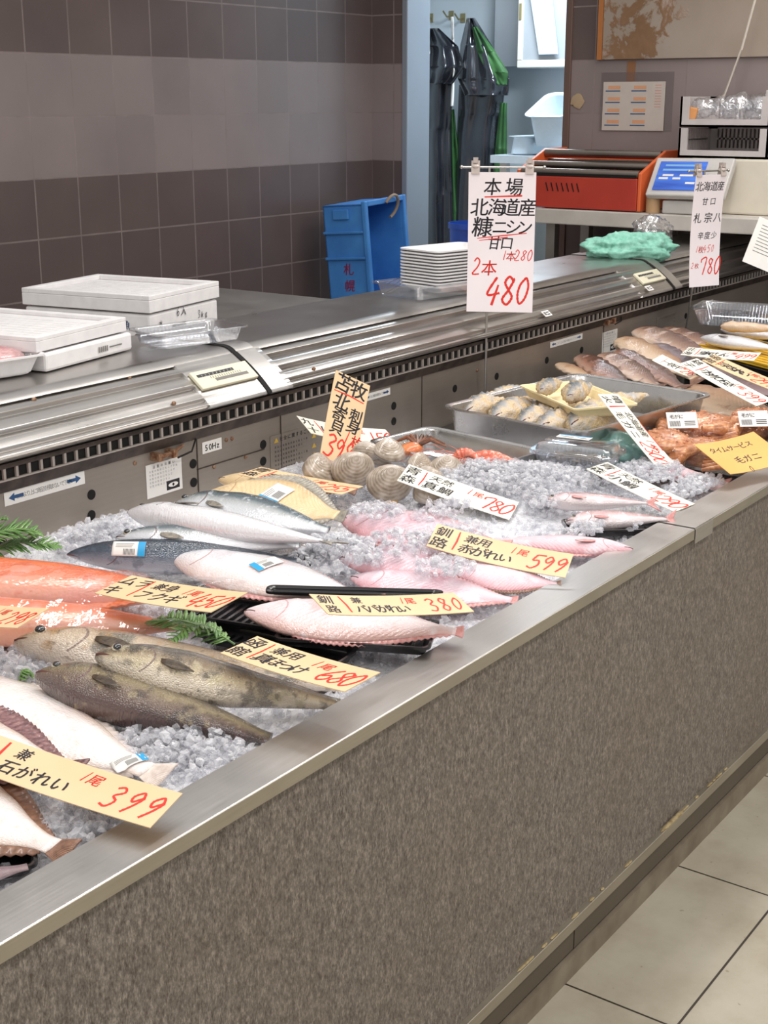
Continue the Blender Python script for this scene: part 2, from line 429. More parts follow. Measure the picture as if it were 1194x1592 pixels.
# store room beyond the doorway
M['coolwall'] = mat('pale_blue_wall', S(206, 216, 222), ns=3, rough=.45)
M['coolgrey'] = mat('pale_grey_wall', S(168, 174, 180), ns=3, rough=.5)
XR = 7.2
struct('wall_store_back', MB().bx(XR, XR + .1, .9, 4.0, 0, 2.6), 'coolwall', smooth=False)
struct('wall_store_left', MB().bx(XE + .1, XR, 3.9, 4.0, 0, 2.6), 'coolwall', smooth=False)
struct('wall_store_right', MB().bx(XE + .1, XR, 1.0, 1.1, 0, 2.6), 'coolwall', smooth=False)
struct('ceiling_store', MB().bx(XE + .1, XR + .1, .9, 4.0, 2.6, 2.65), 'coolwall', smooth=False)
p1, p2 = PX(769, 60, XR - .12), PX(885, 60, XR - .12)
struct('pillar_store', MB().bx(XR - .12, XR, p2.y - .3, p1.y, PX(800, 103, XR - .12).z, 2.6), 'coolgrey', smooth=False)
# ------------------------------------------------------------------ display case
ZR = .73
case = thing('display_case', 'long stainless refrigerated fish case with a speckled grey front panel', 'display case')
def speckle():
    m, nt, b = base('speckled_laminate')
    n1 = noise(nt, coords(nt, 'Object', (190, 190, 85)), 1, 4, .75); n2 = noise(nt, coords(nt, 'Object', (520, 520, 190)), 1, 2, .6)
    n3 = noise(nt, coords(nt), 3, 3)
    f = mth(nt, 'ADD', mth(nt, 'MULTIPLY', n1, .62), mth(nt, 'MULTIPLY', n2, .38))
    c = ramp(nt, f, [(.36, S(66, 60, 55)), (.46, S(104, 97, 90)), (.54, S(130, 122, 113)), (.64, S(166, 157, 146))])
    c = mix(nt, mth(nt, 'MULTIPLY', n3, .5), c, S(112, 96, 82))
    L(nt, c, b.inputs['Base Color']); b.inputs['Roughness'].default_value = .5; b.inputs['Specular IOR Level'].default_value = .3
    bump(nt, b, f, .2, .001); return m
M['speckle'] = speckle()
XA, XB = -.6, 5.46
XS = 2.356                                     # joint between the two rim lengths
o = MB().bx(XA, XB, .003, .05, .115, .712).build('front_panel', 'speckle', case, smooth=False); o['label'] = 'speckled grey-brown front panel'
def rimmesh(x0, x1):
    mb = MB()
    prof = [(-.006, .709), (-.006, .7285), (-.0045, .73), (.0675, .73), (.069, .728), (.069, .60), (.060, .60), (.060, .724), (.0, .724), (.0, .709)]
    rings = [[(x, y, z) for y, z in prof] for x in (x0, x1)]
    mb.loft(rings); return mb
o = rimmesh(XA, XS - .003).build('rim', 'rim', case)
mb = rimmesh(XS + .001, XB); mb.bx(XS + .001, XS + .085, -.0075, -.0058, .700, .7285)
mb.bx(XS + .001, XS + .09, -.006, .068, .7302, .7312)
mb.build('rim', 'rim', case)
for a, b_ in ((XA, XS - .003), (XS + .001, XB)):
    MB().bx(a, b_, -.0072, -.006, .7095, .7288).build('rim_edge', 'fascia', case, smooth=False)
mb = MB().bx(XA, XB, -.008, .004, .098, .1205); mb.build('lower_trim', 'fascia', case, smooth=False, bevel=.001)
M['kick'] = steel('kick_steel', S(112, 102, 90), .5, (1.5, 30, 30), metal=.6)
mb = MB().bx(XA, 1.937, -.001, .02, .052, .098).bx(1.94, XB, -.0015, .02, .052, .098)
mb.build('kick_plate', 'kick', case, smooth=False)
M['base'] = mat('base_strip', [(.3, S(112, 100, 84)), (.7, S(142, 130, 112))], ns=12, rough=.55)
mb = MB().bx(XA, XB, -.006, .02, 0, .044).bx(XA, XB, .004, .03, .04, .06, 1)  # black strip paints the shadow line below the kick plate
mb.build('base_strip', ['base', 'black'], case, smooth=False)
# chipped dirt on the lower trim
M['grime'] = mat('yellowed_sealant', [(.4, S(176, 158, 118)), (.7, S(140, 118, 78))], ns=90, rough=.8)
mb = MB()
for i in range(26):
    x = rnd.uniform(1.7, 2.75); mb.ball((x, -.0035, .1215), (rnd.uniform(.004, .02), .003, rnd.uniform(.001, .0025)), 0, 6, 4)
for i in range(7): mb.ball((2.315 + i * .011, -.004, .122), (.012, .005, rnd.uniform(.003, .006)), 0, 7, 5)
mb.build('sealant_bead', 'grime', case)['kind'] = 'stuff'
# the well
mb = MB().bx(XA, XB, .05, 1.02, .58, .60).bx(XA, XB, 1.0, 1.02, .58, .842)
mb.build('well', 'panelsteel', case, smooth=False)
# back panel details: round vent holes
mb = MB()
def disc(mb, x, y, z, r, n=18, mi=0, dy=.0012):
    ring = [(x + r * math.cos(q * 2 * math.pi / n), y, z + r * math.sin(q * 2 * math.pi / n)) for q in range(n)]
    r2 = [(a, y - dy, c) for a, _, c in ring]
    mb.loft([ring, r2], mi)
for px, py in [(142, 769), (142, 801), (147, 828), (300, 721), (301, 750), (409, 691), (409, 717), (612, 631), (612, 655), (707, 604), (772, 585), (850, 560), (904, 544), (1066, 491), (1104, 484), (4, 845)]:
    p = PY(px, py, 1.0); mb = MB(); disc(mb, p.x, 1.0, p.z, .0102); mb.build('vent_hole', 'black', case, smooth=False)
for px in (307, 437, 655, 930): # seams between the panel sheets
    p = PY(px, 725 if px < 330 else 700, 1.0); MB().bx(p.x - .0012, p.x + .0012, .9985, 1.0, .62, .838).build('panel_seam', 'darkband', case, smooth=False)
p = PY(355, 715, 1.0); MB().bx(p.x - .10, p.x + .12, .9985, 1.0, p.z - .0012, p.z + .0012).build('panel_seam', 'darkband', case, smooth=False)
for px, py in [(333, 726), (382, 711), (352, 684), (361, 682), (210, 720), (742, 576)]:
    p = PY(px, py, .999); MB().ball((p.x, .999, p.z), (.0045, .003, .0045), 0, 10, 6).build('rivet', 'rust', case)
# sensor brackets with wire
for px, py in [(258, 707), (948, 500)]:
    p = PY(px, py, .985); mb = MB()
    mb.tube([p + Vector((-.03, 0, -.002)), p + Vector((.02, 0, .0)), p + Vector((.05, .005, .006)), p + Vector((.065, .012, .006))], [.005, .005, .0035, .0025], 8)
    mb.bx(p.x - .03, p.x - .018, .975, 1.0, p.z - .008, p.z + .008); mb.bx(p.x + .012, p.x + .024, .975, 1.0, p.z - .008, p.z + .008)
    mb.tube([p + Vector((.03, -.004, -.012)), p + Vector((.07, -.006, -.006)), p + Vector((.1, .01, .012))], .002, 6, 1)
    mb.build('sensor_bracket', ['rust', 'black'], case)
# honeycomb air outlet; dark strips paint the recess and shade under the lip
GY = .984
mb = MB().bx(XA, XB, GY + .004, 1.01, .84, .882)
mb.build('shade_strip', 'black', case, smooth=False)
mb = MB(); x = .9
while x < XB - .02:
    mb.bx(x, x + .0055, GY - .001, GY + .004, .846, .866); x += .0287
mb.bx(XA, XB, GY - .002, GY + .004, .8425, .8455); mb.bx(XA, XB, GY - .002, GY + .004, .866, .8745, 1)
mb.build('air_outlet_grille', ['grille', 'darkband'], case, smooth=False)
mb = MB(); mb.loft([[(x, .984, .8425), (x, .996, .818), (x, 1.012, .818), (x, 1.012, .8425)] for x in (XA, XB)])  # sloped dark band painting the shadow below the outlet
mb.build('shade_strip', 'darkband', case, smooth=False)
# hood in three lengths with pull-down slats
A_, B_ = Vector((.965, .892)), Vector((1.062, .966))
GR = [0.0, .13, .44, .77, 1.0]
def hoodprof(ridged):
    d = (B_ - A_); nrm = Vector((-d.y, d.x)).normalized(); pts = [(.99, .882), (.968, .8825), (.963, .886)]
    for i in range(97):
        f = i / 96; k = max(j for j in range(4) if GR[j] <= f + 1e-6) if f < 1 else 3
        q = (f - GR[k]) / (GR[k + 1] - GR[k]); off = .004 * math.sin(f * math.pi)
        if ridged:
            off += -.009 + .0105 * (1 - q) ** .8 * min(1, q / .10) ** .5 + .002 * math.sin(math.pi * q)
        p = A_ + d * f + nrm * off; pts.append((p.x, p.y))
    for i in range(1, 9):
        a = R(40) + R(50) * i / 8; c = Vector((1.096, .9275))
        pts.append((c.x - .05 * math.cos(a), c.y + .05 * math.sin(a)))
    pts += [(1.36, .978), (1.368, .97), (1.368, .62), (1.02, .62), (1.02, .882)]
    return pts
PF, PR = hoodprof(False), hoodprof(True)
def hood(x0, x1, xa, xb):
    mb = MB(); rings = []
    for x, pr in ((x0, PF), (xa, PF), (xa + .003, PR), (xb - .003, PR), (xb, PF), (x1, PF)):
        rings.append([(x, y, z) for y, z in pr])
    mb.loft(rings); return mb.build('hood', 'hood', case)
xs1, xs2 = PY(416, 608, .965).x, PY(1046, 462, .965).x
hood(XA, xs1, XA + .02, PY(306, 600, 1.0).x)
hood(xs1 + .012, xs2, xs1 + .012 + .075, PY(985, 425, 1.0).x)
hood(xs2 + .008, XB, xs2 + .06, XB - .01)
for x in (xs1, xs2):                           # end caps and cover plates at the joints
    pr = [(y, z) for y, z in PF]
    c = Vector((1.15, .8))
    grow = lambda k: [((Vector((y, z)) - c).normalized() * k + Vector((y, z))) for y, z in pr]
    MB().loft([[(xx, p.x, p.y) for p in grow(.002)] for xx in (x - .002, x + .012)]).build('joint_gasket', 'black', case)
    MB().loft([[(xx, p.x, p.y) for p in grow(.0035)] for xx in (x + .010, x + .068)]).build('joint_cover', 'rim', case)
# screws on the slats
for px, py in [(236, 580), (260, 630), (84, 615), (478, 577)]:
    p = PY(px, py, 1.0); mb = MB(); q = min(range(3, 99), key=lambda i: abs((PR[i][1] - 1.5) * (p.y + .97) / (p.z - 1.5) - (PR[i][0] + .97)) )
    y, z = PR[q]; mb.ball((p.x, y - .001, z + .001), (.0055, .004, .005), 0, 10, 6); mb.build('screw', 'rust', case)
# thermometers let into the hood
def slope_frame(x, f, off=.004):
    d = (B_ - A_).normalized(); n = Vector((-d.y, d.x)); p = A_ + (B_ - A_) * f + n * (off + .004 * math.sin(f * math.pi))
    return Matrix.Translation((x, p.x, p.y)) @ Matrix(((1, 0, 0, 0), (0, d.x, n.x, 0), (0, d.y, n.y, 0), (0, 0, 0, 1)))
for x0, x1 in ((PY(309, 597, 1.0).x, PY(400, 580, 1.0).x - .01), (PY(1000, 440, 1.0).x - .02, PY(1035, 428, 1.0).x - .02)):
    w = x1 - x0; mb = MB(); mb.box((0, 0, 0), (w, .05, .008))
    o = mb.build('thermometer', 'cream', case, smooth=False, bevel=.002); o.matrix_local = slope_frame((x0 + x1) / 2, .5)
    o['label'] = 'cream thermometer strip'
    ik = Ink(.0044); ik.rect(-w * .44, w * .2, .006, .014, 0); ik.rect(-w * .2, w * .38, -.012, -.004, 2)
    for i in range(9): ik.row('8', -w * .36 + i * w * .065, .010, .008, 1, jit=0)
    for i in range(14): ik.rect(-w * .25 + i * w * .04, -w * .25 + i * w * .04 + .0014, -.003, .003, 0)
    ik.mb.build('scale_markings', ['ink', 'white', 'greyink'], o, smooth=False)
# small tags clipped to the hood
for px, py in [(843, 488), (1003, 447)]:
    p = PY(px, py, .985); o = plate(.04, .022).build('hood_tag', 'white', case, smooth=False)
    o.matrix_local = slope_frame(p.x, .12, .009); ik = Ink(.0012)
    ik.rect(-.015, -.005, -.006, .006, 0); ik.rect(-.002, .014, -.006, -.003, 1); ik.rect(-.002, .014, .002, .005, 1)
    ik.mb.build('print', ['greyink', 'ink'], o, smooth=False)
# stickers on the back panel
def sticker(name, label, pa, pb, z0, z1, draw, mats):
    a, b_ = PY(*pa, 1.0), PY(*pb, 1.0); w = b_.x - a.x; h = z1 - z0
    o = plate(w, h, .0008).build(name, mats[0], case, smooth=False)
    o.matrix_local = Matrix.Translation(((a.x + b_.x) / 2, .9992, (z0 + z1) / 2)) @ Matrix.Rotation(R(90), 4, 'X')
    o['label'] = label
    ik = Ink(.0006); draw(ik, w, h); ik.mb.build('print', mats[1:], o, smooth=False)
def d_arrow(ik, w, h):
    for s_ in (-1, 1):
        x = s_ * w * .45
        ik.mb.add([(x, 0, ik.z), (x - s_ * h * .5, h * .3, ik.z), (x - s_ * h * .5, -h * .3, ik.z)], [(0, 1, 2)])
        ik.rect(min(x - s_ * h * .5, x - s_ * h * 1.3), max(x - s_ * h * .5, x - s_ * h * 1.3), -h * .12, h * .12, 0)
    t = 'ここより上に商品を積まないで下さい'
    ik.row(t, -w * .34, 0, h * .42, 1, dx=w * .68 / (len(t) - 1), jit=0, sh=0, off=0)
zz = lambda px, py: PY(px, py, 1.0).z
sticker('load_limit_label', 'white strip with blue arrows', (6, 775), (131, 742), zz(68, 770), zz(68, 748), d_arrow, ['white', 'blueink', 'greyink'])
for a, b_ in (((562, 620), (606, 608)), ((855, 537), (905, 522)), ((1078, 478), (1108, 469))):
    zc = zz((a[0] + b_[0]) / 2, (a[1] + b_[1]) / 2)
    sticker('load_limit_label', 'white strip with blue arrows', a, b_, zc - .009, zc + .009, d_arrow, ['white', 'blueink', 'greyink'])
def d_info(ik, w, h):
    ik.row('注意のお願い', -w * .28, h * .4, h * .1, 0, dx=w * .11, jit=0, sh=0)
    for i in range(5): ik.row('冷気の吹出口をふさがぬこと'[:11 - i], -w * .4, h * (.28 - .11 * i), h * .075, 0, dx=w * .075, jit=0, sh=0, off=0)
    ik.rect(w * .05, w * .42, -h * .42, -h * .14, 1)
    ik.z += .0003; n = 14
    ik.mb.add([(w * .235 + w * .14 * math.cos(q * 6.283 / n), -h * .28 + h * .07 * math.sin(q * 6.283 / n), ik.z) for q in range(n)], [tuple(range(n))], 2)
    ik.z += .0003
    ik.mb.add([(w * .235 + h * .045 * math.cos(q * 6.283 / n), -h * .28 + h * .045 * math.sin(q * 6.283 / n), ik.z) for q in range(n)], [tuple(range(n))], 1)
sticker('notice_label', 'white notice with a black eye picture', (227, 745), (282, 730), zz(255, 768), zz(255, 716), d_info, ['white', 'greyink', 'ink', 'white'])
def d_hz(ik, w, h): ik.row('50Hz', -w * .3, 0, h * .75, 0, dx=w * .2, jit=0, sh=0, off=.02)
sticker('frequency_label', 'small 50Hz label', (314, 696), (344, 690), zz(329, 702), zz(329, 684), d_hz, ['white', 'ink'])
def d_safe(ik, w, h):
    ik.row('安全に関するご注意', -w * .28, h * .38, h * .12, 0, dx=w * .085, jit=0, sh=0)
    for i in range(6): ik.row('商品は荷重制限線を超えて置くな'[:13 - (i % 3) * 2], -w * .4, h * (.2 - .11 * i), h * .06, 0, dx=w * .055, jit=0, sh=0, off=0)
    for x, y in ((-.38, .36), (.42, .2), (.42, -.05), (.42, -.28)):
        ik.mb.add([(w * (x - .05), h * (y - .05), ik.z), (w * (x + .05), h * (y - .05), ik.z), (w * x, h * (y + .07), ik.z)], [(0, 1, 2)], 1)
sticker('safety_label', 'grey safety notice with yellow triangles', (420, 700), (493, 680), zz(457, 730), zz(457, 668), d_safe, ['panelsteel', 'ink', 'yellow'])
sticker('notice_label', 'white notice with a black eye picture', (936, 530), (959, 523), zz(948, 548), zz(948, 514), d_info, ['white', 'greyink', 'ink', 'white'])
sticker('faded_label', 'faded pale label', (1020, 505), (1050, 497), zz(1035, 514), zz(1035, 490), d_safe, ['panelsteel', 'greyink', 'greyink'])

# ------------------------------------------------------------------ crushed ice
def zbed(x, y):
    z = .694 + .010 * mnoise.noise(Vector((x * 5, y * 5, 0))) + .006 * mnoise.noise(Vector((x * 16, y * 16, 3)))
    z += .045 * math.exp(-((x - 2.42) ** 2 / .05 + (y - .42) ** 2 / .03))          # the mound in the middle
    z += .028 * math.exp(-((x - 1.72) ** 2 / .03 + (y - .96) ** 2 / .004))
    z += .02 * math.exp(-((x - 2.5) ** 2 / .04 + (y - .62) ** 2 / .02))
    if x > 2.62: z -= min(.07, (x - 2.62) * .5) * (1 if y < .25 else .6)
    return z
def icemat():
    m, nt, b = base('crushed_ice')
    g = N(nt, 'ShaderNodeNewGeometry')
    c = ramp(nt, g.outputs['Random Per Island'], [(0, S(226, 225, 230)), (.5, S(242, 241, 245)), (1, S(254, 253, 255))])
    L(nt, c, b.inputs['Base Color']); b.inputs['Roughness'].default_value = .06; b.inputs['IOR'].default_value = 1.4
    b.inputs['Coat Weight'].default_value = .6; b.inputs['Coat Roughness'].default_value = .03
    t = N(nt, 'ShaderNodeBsdfTransparent'); t.inputs[0].default_value = (.97, .975, .985, 1)
    lw = N(nt, 'ShaderNodeLayerWeight'); lw.inputs[0].default_value = .4
    f = mth(nt, 'ADD', mth(nt, 'MULTIPLY_ADD', lw.outputs['Facing'], .42, .07), mth(nt, 'MULTIPLY', g.outputs['Random Per Island'], .2))
    mx = N(nt, 'ShaderNodeMixShader'); L(nt, f, mx.inputs[0]); L(nt, t.outputs[0], mx.inputs[1]); L(nt, b.outputs[0], mx.inputs[2])
    L(nt, mx.outputs[0], nt.nodes['Material Output'].inputs[0])
    bump(nt, b, noise(nt, coords(nt), 160, 3), .3, .002)
    return m
M['ice'] = icemat()
mb = MB(); nx, ny = 150, 60
def bedfn(a, b_):
    x, y = .62 + 2.45 * a, .066 + .936 * b_
    return (x, y, zbed(x, y))
mb.grid(bedfn, nx, ny)
M['icebed'] = mat('ice_bed', [(.3, S(206, 206, 211)), (.55, S(228, 228, 232)), (.8, S(244, 244, 247))], ns=70, rough=.25, bs=.8, bn=110, bd=.006, coat=.5)
tag(mb.build('ice_bed', 'icebed'), 'bed of packed crushed ice filling the fish case', 'ice', kind='stuff')
ph = (1 + 5 ** .5) / 2
ICO = np.array([(-1, ph, 0), (1, ph, 0), (-1, -ph, 0), (1, -ph, 0), (0, -1, ph), (0, 1, ph), (0, -1, -ph), (0, 1, -ph), (ph, 0, -1), (ph, 0, 1), (-ph, 0, -1), (-ph, 0, 1)]) / 1.9
ICF = [(0, 11, 5), (0, 5, 1), (0, 1, 7), (0, 7, 10), (0, 10, 11), (1, 5, 9), (5, 11, 4), (11, 10, 2), (10, 7, 6), (7, 1, 8), (3, 9, 4), (3, 4, 2), (3, 2, 6), (3, 6, 8), (3, 8, 9), (4, 9, 5), (2, 4, 11), (6, 2, 10), (8, 6, 7), (9, 8, 1)]
ng = np.random.default_rng(5)
spots = []
for _ in range(15000):                           # loose pieces all over the bed
    x, y = ng.uniform(.66, 2.98), ng.uniform(.078, .985)
    spots.append((x, y, zbed(x, y) + ng.uniform(-.001, .007), ng.uniform(.0025, .0075)))
def heap(px, py, z, rx, ry, n, dz=.006, s=(.003, .0078)):   # a heap of pieces lying on top of something
    c = P(px, py, z)
    for _ in range(int(n * 1.15)):
        a, q = ng.uniform(0, 6.283), ng.uniform(0, 1) ** .5
        x, y = c.x + rx * q * math.cos(a), c.y + ry * q * math.sin(a)
        if y < .08: continue
        spots.append((x, y, c.z + dz * (1 - q * q) + ng.uniform(-.004, .005), ng.uniform(*s)))
for h in [(690, 835, .764, .10, .06, 150), (610, 845, .764, .08, .06, 170), (556, 866, .762, .04, .05, 90), (760, 740, .745, .13, .12, 700, .02), (830, 745, .748, .12, .12, 650, .02), (900, 735, .735, .09, .08, 300, .01),
          (520, 846, .760, .05, .05, 200), (585, 795, .772, .05, .05, 120), (490, 866, .742, .05, .04, 140), (690, 792, .768, .08, .04, 110), (1000, 735, .735, .13, .07, 420, .01), (1080, 755, .73, .1, .05, 260, .008), (850, 775, .742, .05, .05, 160), (910, 822, .735, .06, .03, 110), (1010, 822, .735, .06, .03, 110),
          (240, 1155, .715, .07, .05, 150), (300, 1150, .715, .07, .04, 150), (330, 1180, .712, .06, .04, 140), (180, 1285, .715, .05, .05, 150), (130, 1270, .715, .05, .04, 100), (150, 835, .722, .09, .04, 260, .016), (60, 1040, .722, .06, .05, 120), (690, 880, .765, .05, .05, 120), (20, 1035, .73, .08, .06, 160), (130, 1078, .73, .04, .02, 50), (230, 1100, .735, .03, .03, 40)]:
    heap(*h)
vs = []; fs = []
for i, (x, y, z, s) in enumerate(spots):
    v = ICO * (1 + ng.uniform(-.38, .38, (12, 1))) * s * ng.uniform(.6, 1.25, 3)
    q = Quaternion(ng.normal(size=4)).normalized().to_matrix(); v = v @ np.array(q).T + (x, y, z)
    vs.append(v); fs.append(np.array(ICF) + 12 * i)
vs = np.concatenate(vs); fs = np.concatenate(fs)
me = bpy.data.meshes.new('crushed_ice'); me.from_pydata(vs.tolist(), [], fs.tolist()); me.materials.append(M['ice']); me.polygons.foreach_set('use_smooth', [False] * len(me.polygons))
o = bpy.data.objects.new('crushed_ice', me); COL.objects.link(o)
tag(o, 'loose glassy pieces of crushed ice scattered between and over the fish', 'ice', kind='stuff')
# ------------------------------------------------------------------ fish
PROFILE = {   # station, upper edge, lower edge, half thickness (shares of the body length)
 'slim':  ([0, .03, .1, .2, .35, .5, .65, .8, .9, .95], [.004, .026, .055, .078, .094, .09, .072, .042, .02, .018], [.004, .02, .048, .074, .09, .086, .066, .036, .018, .018], [.004, .02, .042, .056, .064, .06, .046, .026, .013, .008]),
 'round': ([0, .02, .06, .15, .3, .45, .65, .8, .9, .95], [.01, .04, .066, .088, .10, .098, .08, .05, .026, .022], [.01, .036, .06, .082, .098, .096, .072, .042, .022, .022], [.01, .034, .055, .075, .085, .08, .062, .036, .016, .01]),
 'hokke': ([0, .03, .1, .2, .35, .5, .65, .8, .9, .95], [.008, .034, .06, .078, .086, .078, .062, .044, .028, .026], [.008, .03, .056, .082, .092, .082, .058, .036, .026, .026], [.008, .028, .05, .064, .07, .058, .042, .028, .014, .01]),
 'bream': ([0, .03, .1, .2, .35, .5, .65, .8, .9, .95], [.01, .06, .12, .165, .18, .165, .125, .07, .034, .032], [.01, .04, .09, .13, .145, .135, .1, .055, .034, .032], [.008, .035, .06, .075, .075, .066, .048, .028, .014, .01]),
 'flat':  ([0, .03, .1, .22, .4, .55, .7, .82, .9, .95], [.012, .045, .105, .175, .215, .2, .14, .075, .042, .04], [.012, .05, .11, .175, .21, .195, .14, .075, .042, .04], [.008, .026, .046, .058, .058, .05, .036, .02, .012, .009]),
 'deep':  ([0, .03, .1, .22, .4, .55, .7, .82, .9, .95], [.012, .06, .12, .17, .19, .17, .12, .06, .034, .032], [.012, .05, .11, .15, .17, .155, .11, .056, .034, .032], [.01, .04, .07, .09, .09, .078, .055, .03, .014, .01]),
 'split': ([0, .03, .1, .25, .4, .55, .7, .82, .9, .95], [.03, .06, .085, .10, .10, .09, .07, .045, .03, .03], [.03, .055, .08, .095, .095, .085, .065, .04, .03, .03], [.012, .02, .026, .028, .026, .022, .018, .014, .01, .008]),
}
def interp(ts, vs, t):
    for i in range(len(ts) - 1):
        if t <= ts[i + 1]:
            q = (t - ts[i]) / (ts[i + 1] - ts[i])
            m0 = (vs[i + 1] - vs[i - 1]) / (ts[i + 1] - ts[i - 1]) if i else (vs[1] - vs[0]) / (ts[1] - ts[0]) * 1.6
            m1 = (vs[i + 2] - vs[i]) / (ts[i + 2] - ts[i]) if i + 2 < len(ts) else 0
            h = ts[i + 1] - ts[i]
            return (2 * q**3 - 3 * q**2 + 1) * vs[i] + (q**3 - 2 * q**2 + q) * h * m0 + (-2 * q**3 + 3 * q**2) * vs[i + 1] + (q**3 - q**2) * h * m1
    return vs[-1]
FISH = []
def fish(name, label, cat, head, tail, z, kind, body, fin, roll=80, tall=1, thick=1, bend=0, sag=0, fringe=0, eye=True, tailfin='fork', group=None,
         fins=True, sticker=None, gillbulge=.10, pect=True, lump=.035, lf=5, fincut=None, tailsize=1, zt=None):
    h, t_ = P(*head, z), P(*tail, z if zt is None else zt); d = t_ - h; Lh = d.length; d.normalize()
    up = Vector((0, 0, 1)); up = (up - d * up.dot(d)).normalized(); side = up.cross(d)
    D = up * math.cos(R(roll)) + side * math.sin(R(roll)); Y = D.cross(d)
    root = frame(name, label, cat, h, d, Y, D, group); us = 1 if Y.z >= 0 else -1
    ts, U, Lw, Wd = PROFILE[kind]; Lb = Lh * .97; NS, NA = 56, 24
    def spine(t): return (bend * math.sin(math.pi * min(t, 1.1)) * Lb, us * sag * (t - .5) ** 2 * -4 * Lb)   # (z shift, y shift)
    def ext(t): return interp(ts, U, t) * Lb * tall, interp(ts, Lw, t) * Lb * tall, interp(ts, Wd, t) * Lb * thick
    rings, uvs = [], []
    for i in range(NS + 1):
        t = .95 * i / NS; u_, l_, w_ = ext(t); bz, by = spine(t)
        if .09 < t < .225: w_ *= 1 + gillbulge * min(1, (t - .09) / .06)
        ring = []
        for j in range(NA):
            a = 2 * math.pi * j / NA; ca, sa = math.cos(a), math.sin(a)
            zz_ = (u_ if ca > 0 else l_) * ca; yy = w_ * (abs(sa) ** (1.25 if kind == 'flat' else .85)) * (1 if sa > 0 else -1)
            if lump:
                k = 1 + lump * mnoise.noise(Vector((t * 9 * lf / 5, ca * 2 * lf / 5, sa * 2 * lf / 5 + head[0])))
                zz_ *= k; yy *= k
            ring.append(Vector((t * Lb, yy + by, zz_ + bz))); uvs.append((t, (1 + ca) / 2))
        rings.append(ring)
    mb = MB(); mb.loft(rings, uvs=uvs); bo = mb.build('body', body, root, smooth='all')
    up_, lo_, _ = ext(.95); bz, by = spine(.95)
    if tailfin:                                 # tail fin with rays
        mb = MB(); x0 = .94 * Lb; ln = (.13 if tailfin == 'fork' else .11) * Lb * tailsize; sp = (.11 if tailfin == 'fork' else .075) * Lb * tailsize
        nr = 18
        def tf(a, b_):
            q = (a - .5) * 2; fk = (.55 + .45 * abs(q)) if tailfin == 'fork' else (.95 + .05 * math.cos(q * 1.5))
            return Vector((x0 + ln * b_ * fk, by + .0012 * math.sin(a * nr * math.pi * 2) * b_ + us * .004 * b_ * math.sin(q * 2), bz + q * (up_ * .9 * (1 - b_) + sp * b_)))
        mb.grid(tf, nr * 4, 5, uv=True); mb.build('tail_fin', fin, root, smooth='all', solid=.0012)
    def edgefin(nm, t0, t1, hgt, sgn, nray):
        mb = MB()
        def ff(a, b_):
            t = t0 + (t1 - t0) * a; u_, l_, w_ = ext(t); bz, by = spine(t); e = u_ if sgn > 0 else l_
            g = hgt * Lb * (math.sin(math.pi * min(1, max(0, a)) ** .8) ** .6)
            return Vector((t * Lb + b_ * g * .35, by + b_ * (.0016 * math.sin(a * nray * 2 * math.pi)) - us * b_ * .02 * Lb * (.5 if fringe else .15), bz + sgn * (e * .96 + g * b_)))
        mb.grid(ff, nray * 4, 3, uv=True); mb.build(nm, fin, root, smooth='all', solid=.0010)
    if fringe:
        edgefin('dorsal_fin', .08, .93, fringe, 1, 34); edgefin('anal_fin', .25, .93, fringe, -1, 26)
    elif fins:
        edgefin('dorsal_fin', .33, .60, .045, 1, 12); edgefin('dorsal_fin', .64, .84, .03, 1, 9); edgefin('anal_fin', .60, .82, .03, -1, 9)
    if pect:
        u_, l_, w_ = ext(.26); mb = MB()
        def pf(a, b_): return Vector((Lb * (.25 + .13 * b_), us * (ext(.25 + .13 * b_)[2] + .0005 + .003 * b_ + .0006 * math.sin(a * 40)), -l_ * .22 + (a - .5) * Lb * .038 * math.sin(math.pi * (.14 + .84 * b_)) - b_ * Lb * .03))
        mb.grid(pf, 24, 5, uv=True); mb.build('pectoral_fin', fin, root, smooth='all', solid=.0008)
    if eye:
        te = .075 if kind != 'slim' else .062; u_, l_, w_ = ext(te); r = .0155 * Lb if eye is True else eye * Lb
        y = us * w_ * .86; zc = u_ * .38
        MB().ball((te * Lb, y, zc), (r * 1.35, r * .8, r * 1.35), 0, 16, 8).build('eye_ring', 'eyering', root)
        MB().ball((te * Lb, y + us * r * .5, zc), (r, r * .62, r), 0, 16, 8).build('eye', 'eye', root)
    if kind != 'split':
        pts = []
        for i in range(8):
            t = .004 + (.085 if kind == 'hokke' else .055) * i / 7; u_, l_, w_ = ext(t); pts.append((t * Lb, us * (w_ * (.93 - .1 * i / 7)) , -l_ * (.12 + .3 * i / 7)))
        MB().tube(pts, .0018 if kind == 'hokke' else .0011, 6).build('mouth', 'mouth', root)
    if sticker:                                 # price label stuck on the upper side, following the body
        t0, sz, ang, voff = sticker[:4]; wd, hh = sz
        mb = MB(); ink = MB(); ca, sa = math.cos(R(ang)), math.sin(R(ang))
        def surf(x, y, lift):
            xx, zz2 = x * ca - y * sa, x * sa + y * ca
            t = t0 + xx / Lb; u_, l_, w_ = ext(t); bz, by = spine(t); zz2 += voff
            e = u_ if zz2 > 0 else l_; q = min(.98, abs(zz2) / e)
            return Vector((t * Lb, by + us * (w_ * (1 - q * q) ** .425 + lift), zz2 + bz))
        gf = lambda x0, x1, y0, y1, lift: (lambda a, b_: surf(x0 + (x1 - x0) * a, y0 + (y1 - y0) * b_, lift))
        mb.grid(gf(-wd / 2, wd / 2, -hh / 2, hh / 2, .0022), 12, 8)
        st = mb.build('price_sticker', 'white', root, solid=.0004); st['label'] = 'white barcode sticker with a blue end'
        k = sticker[4] if len(sticker) > 4 else 1
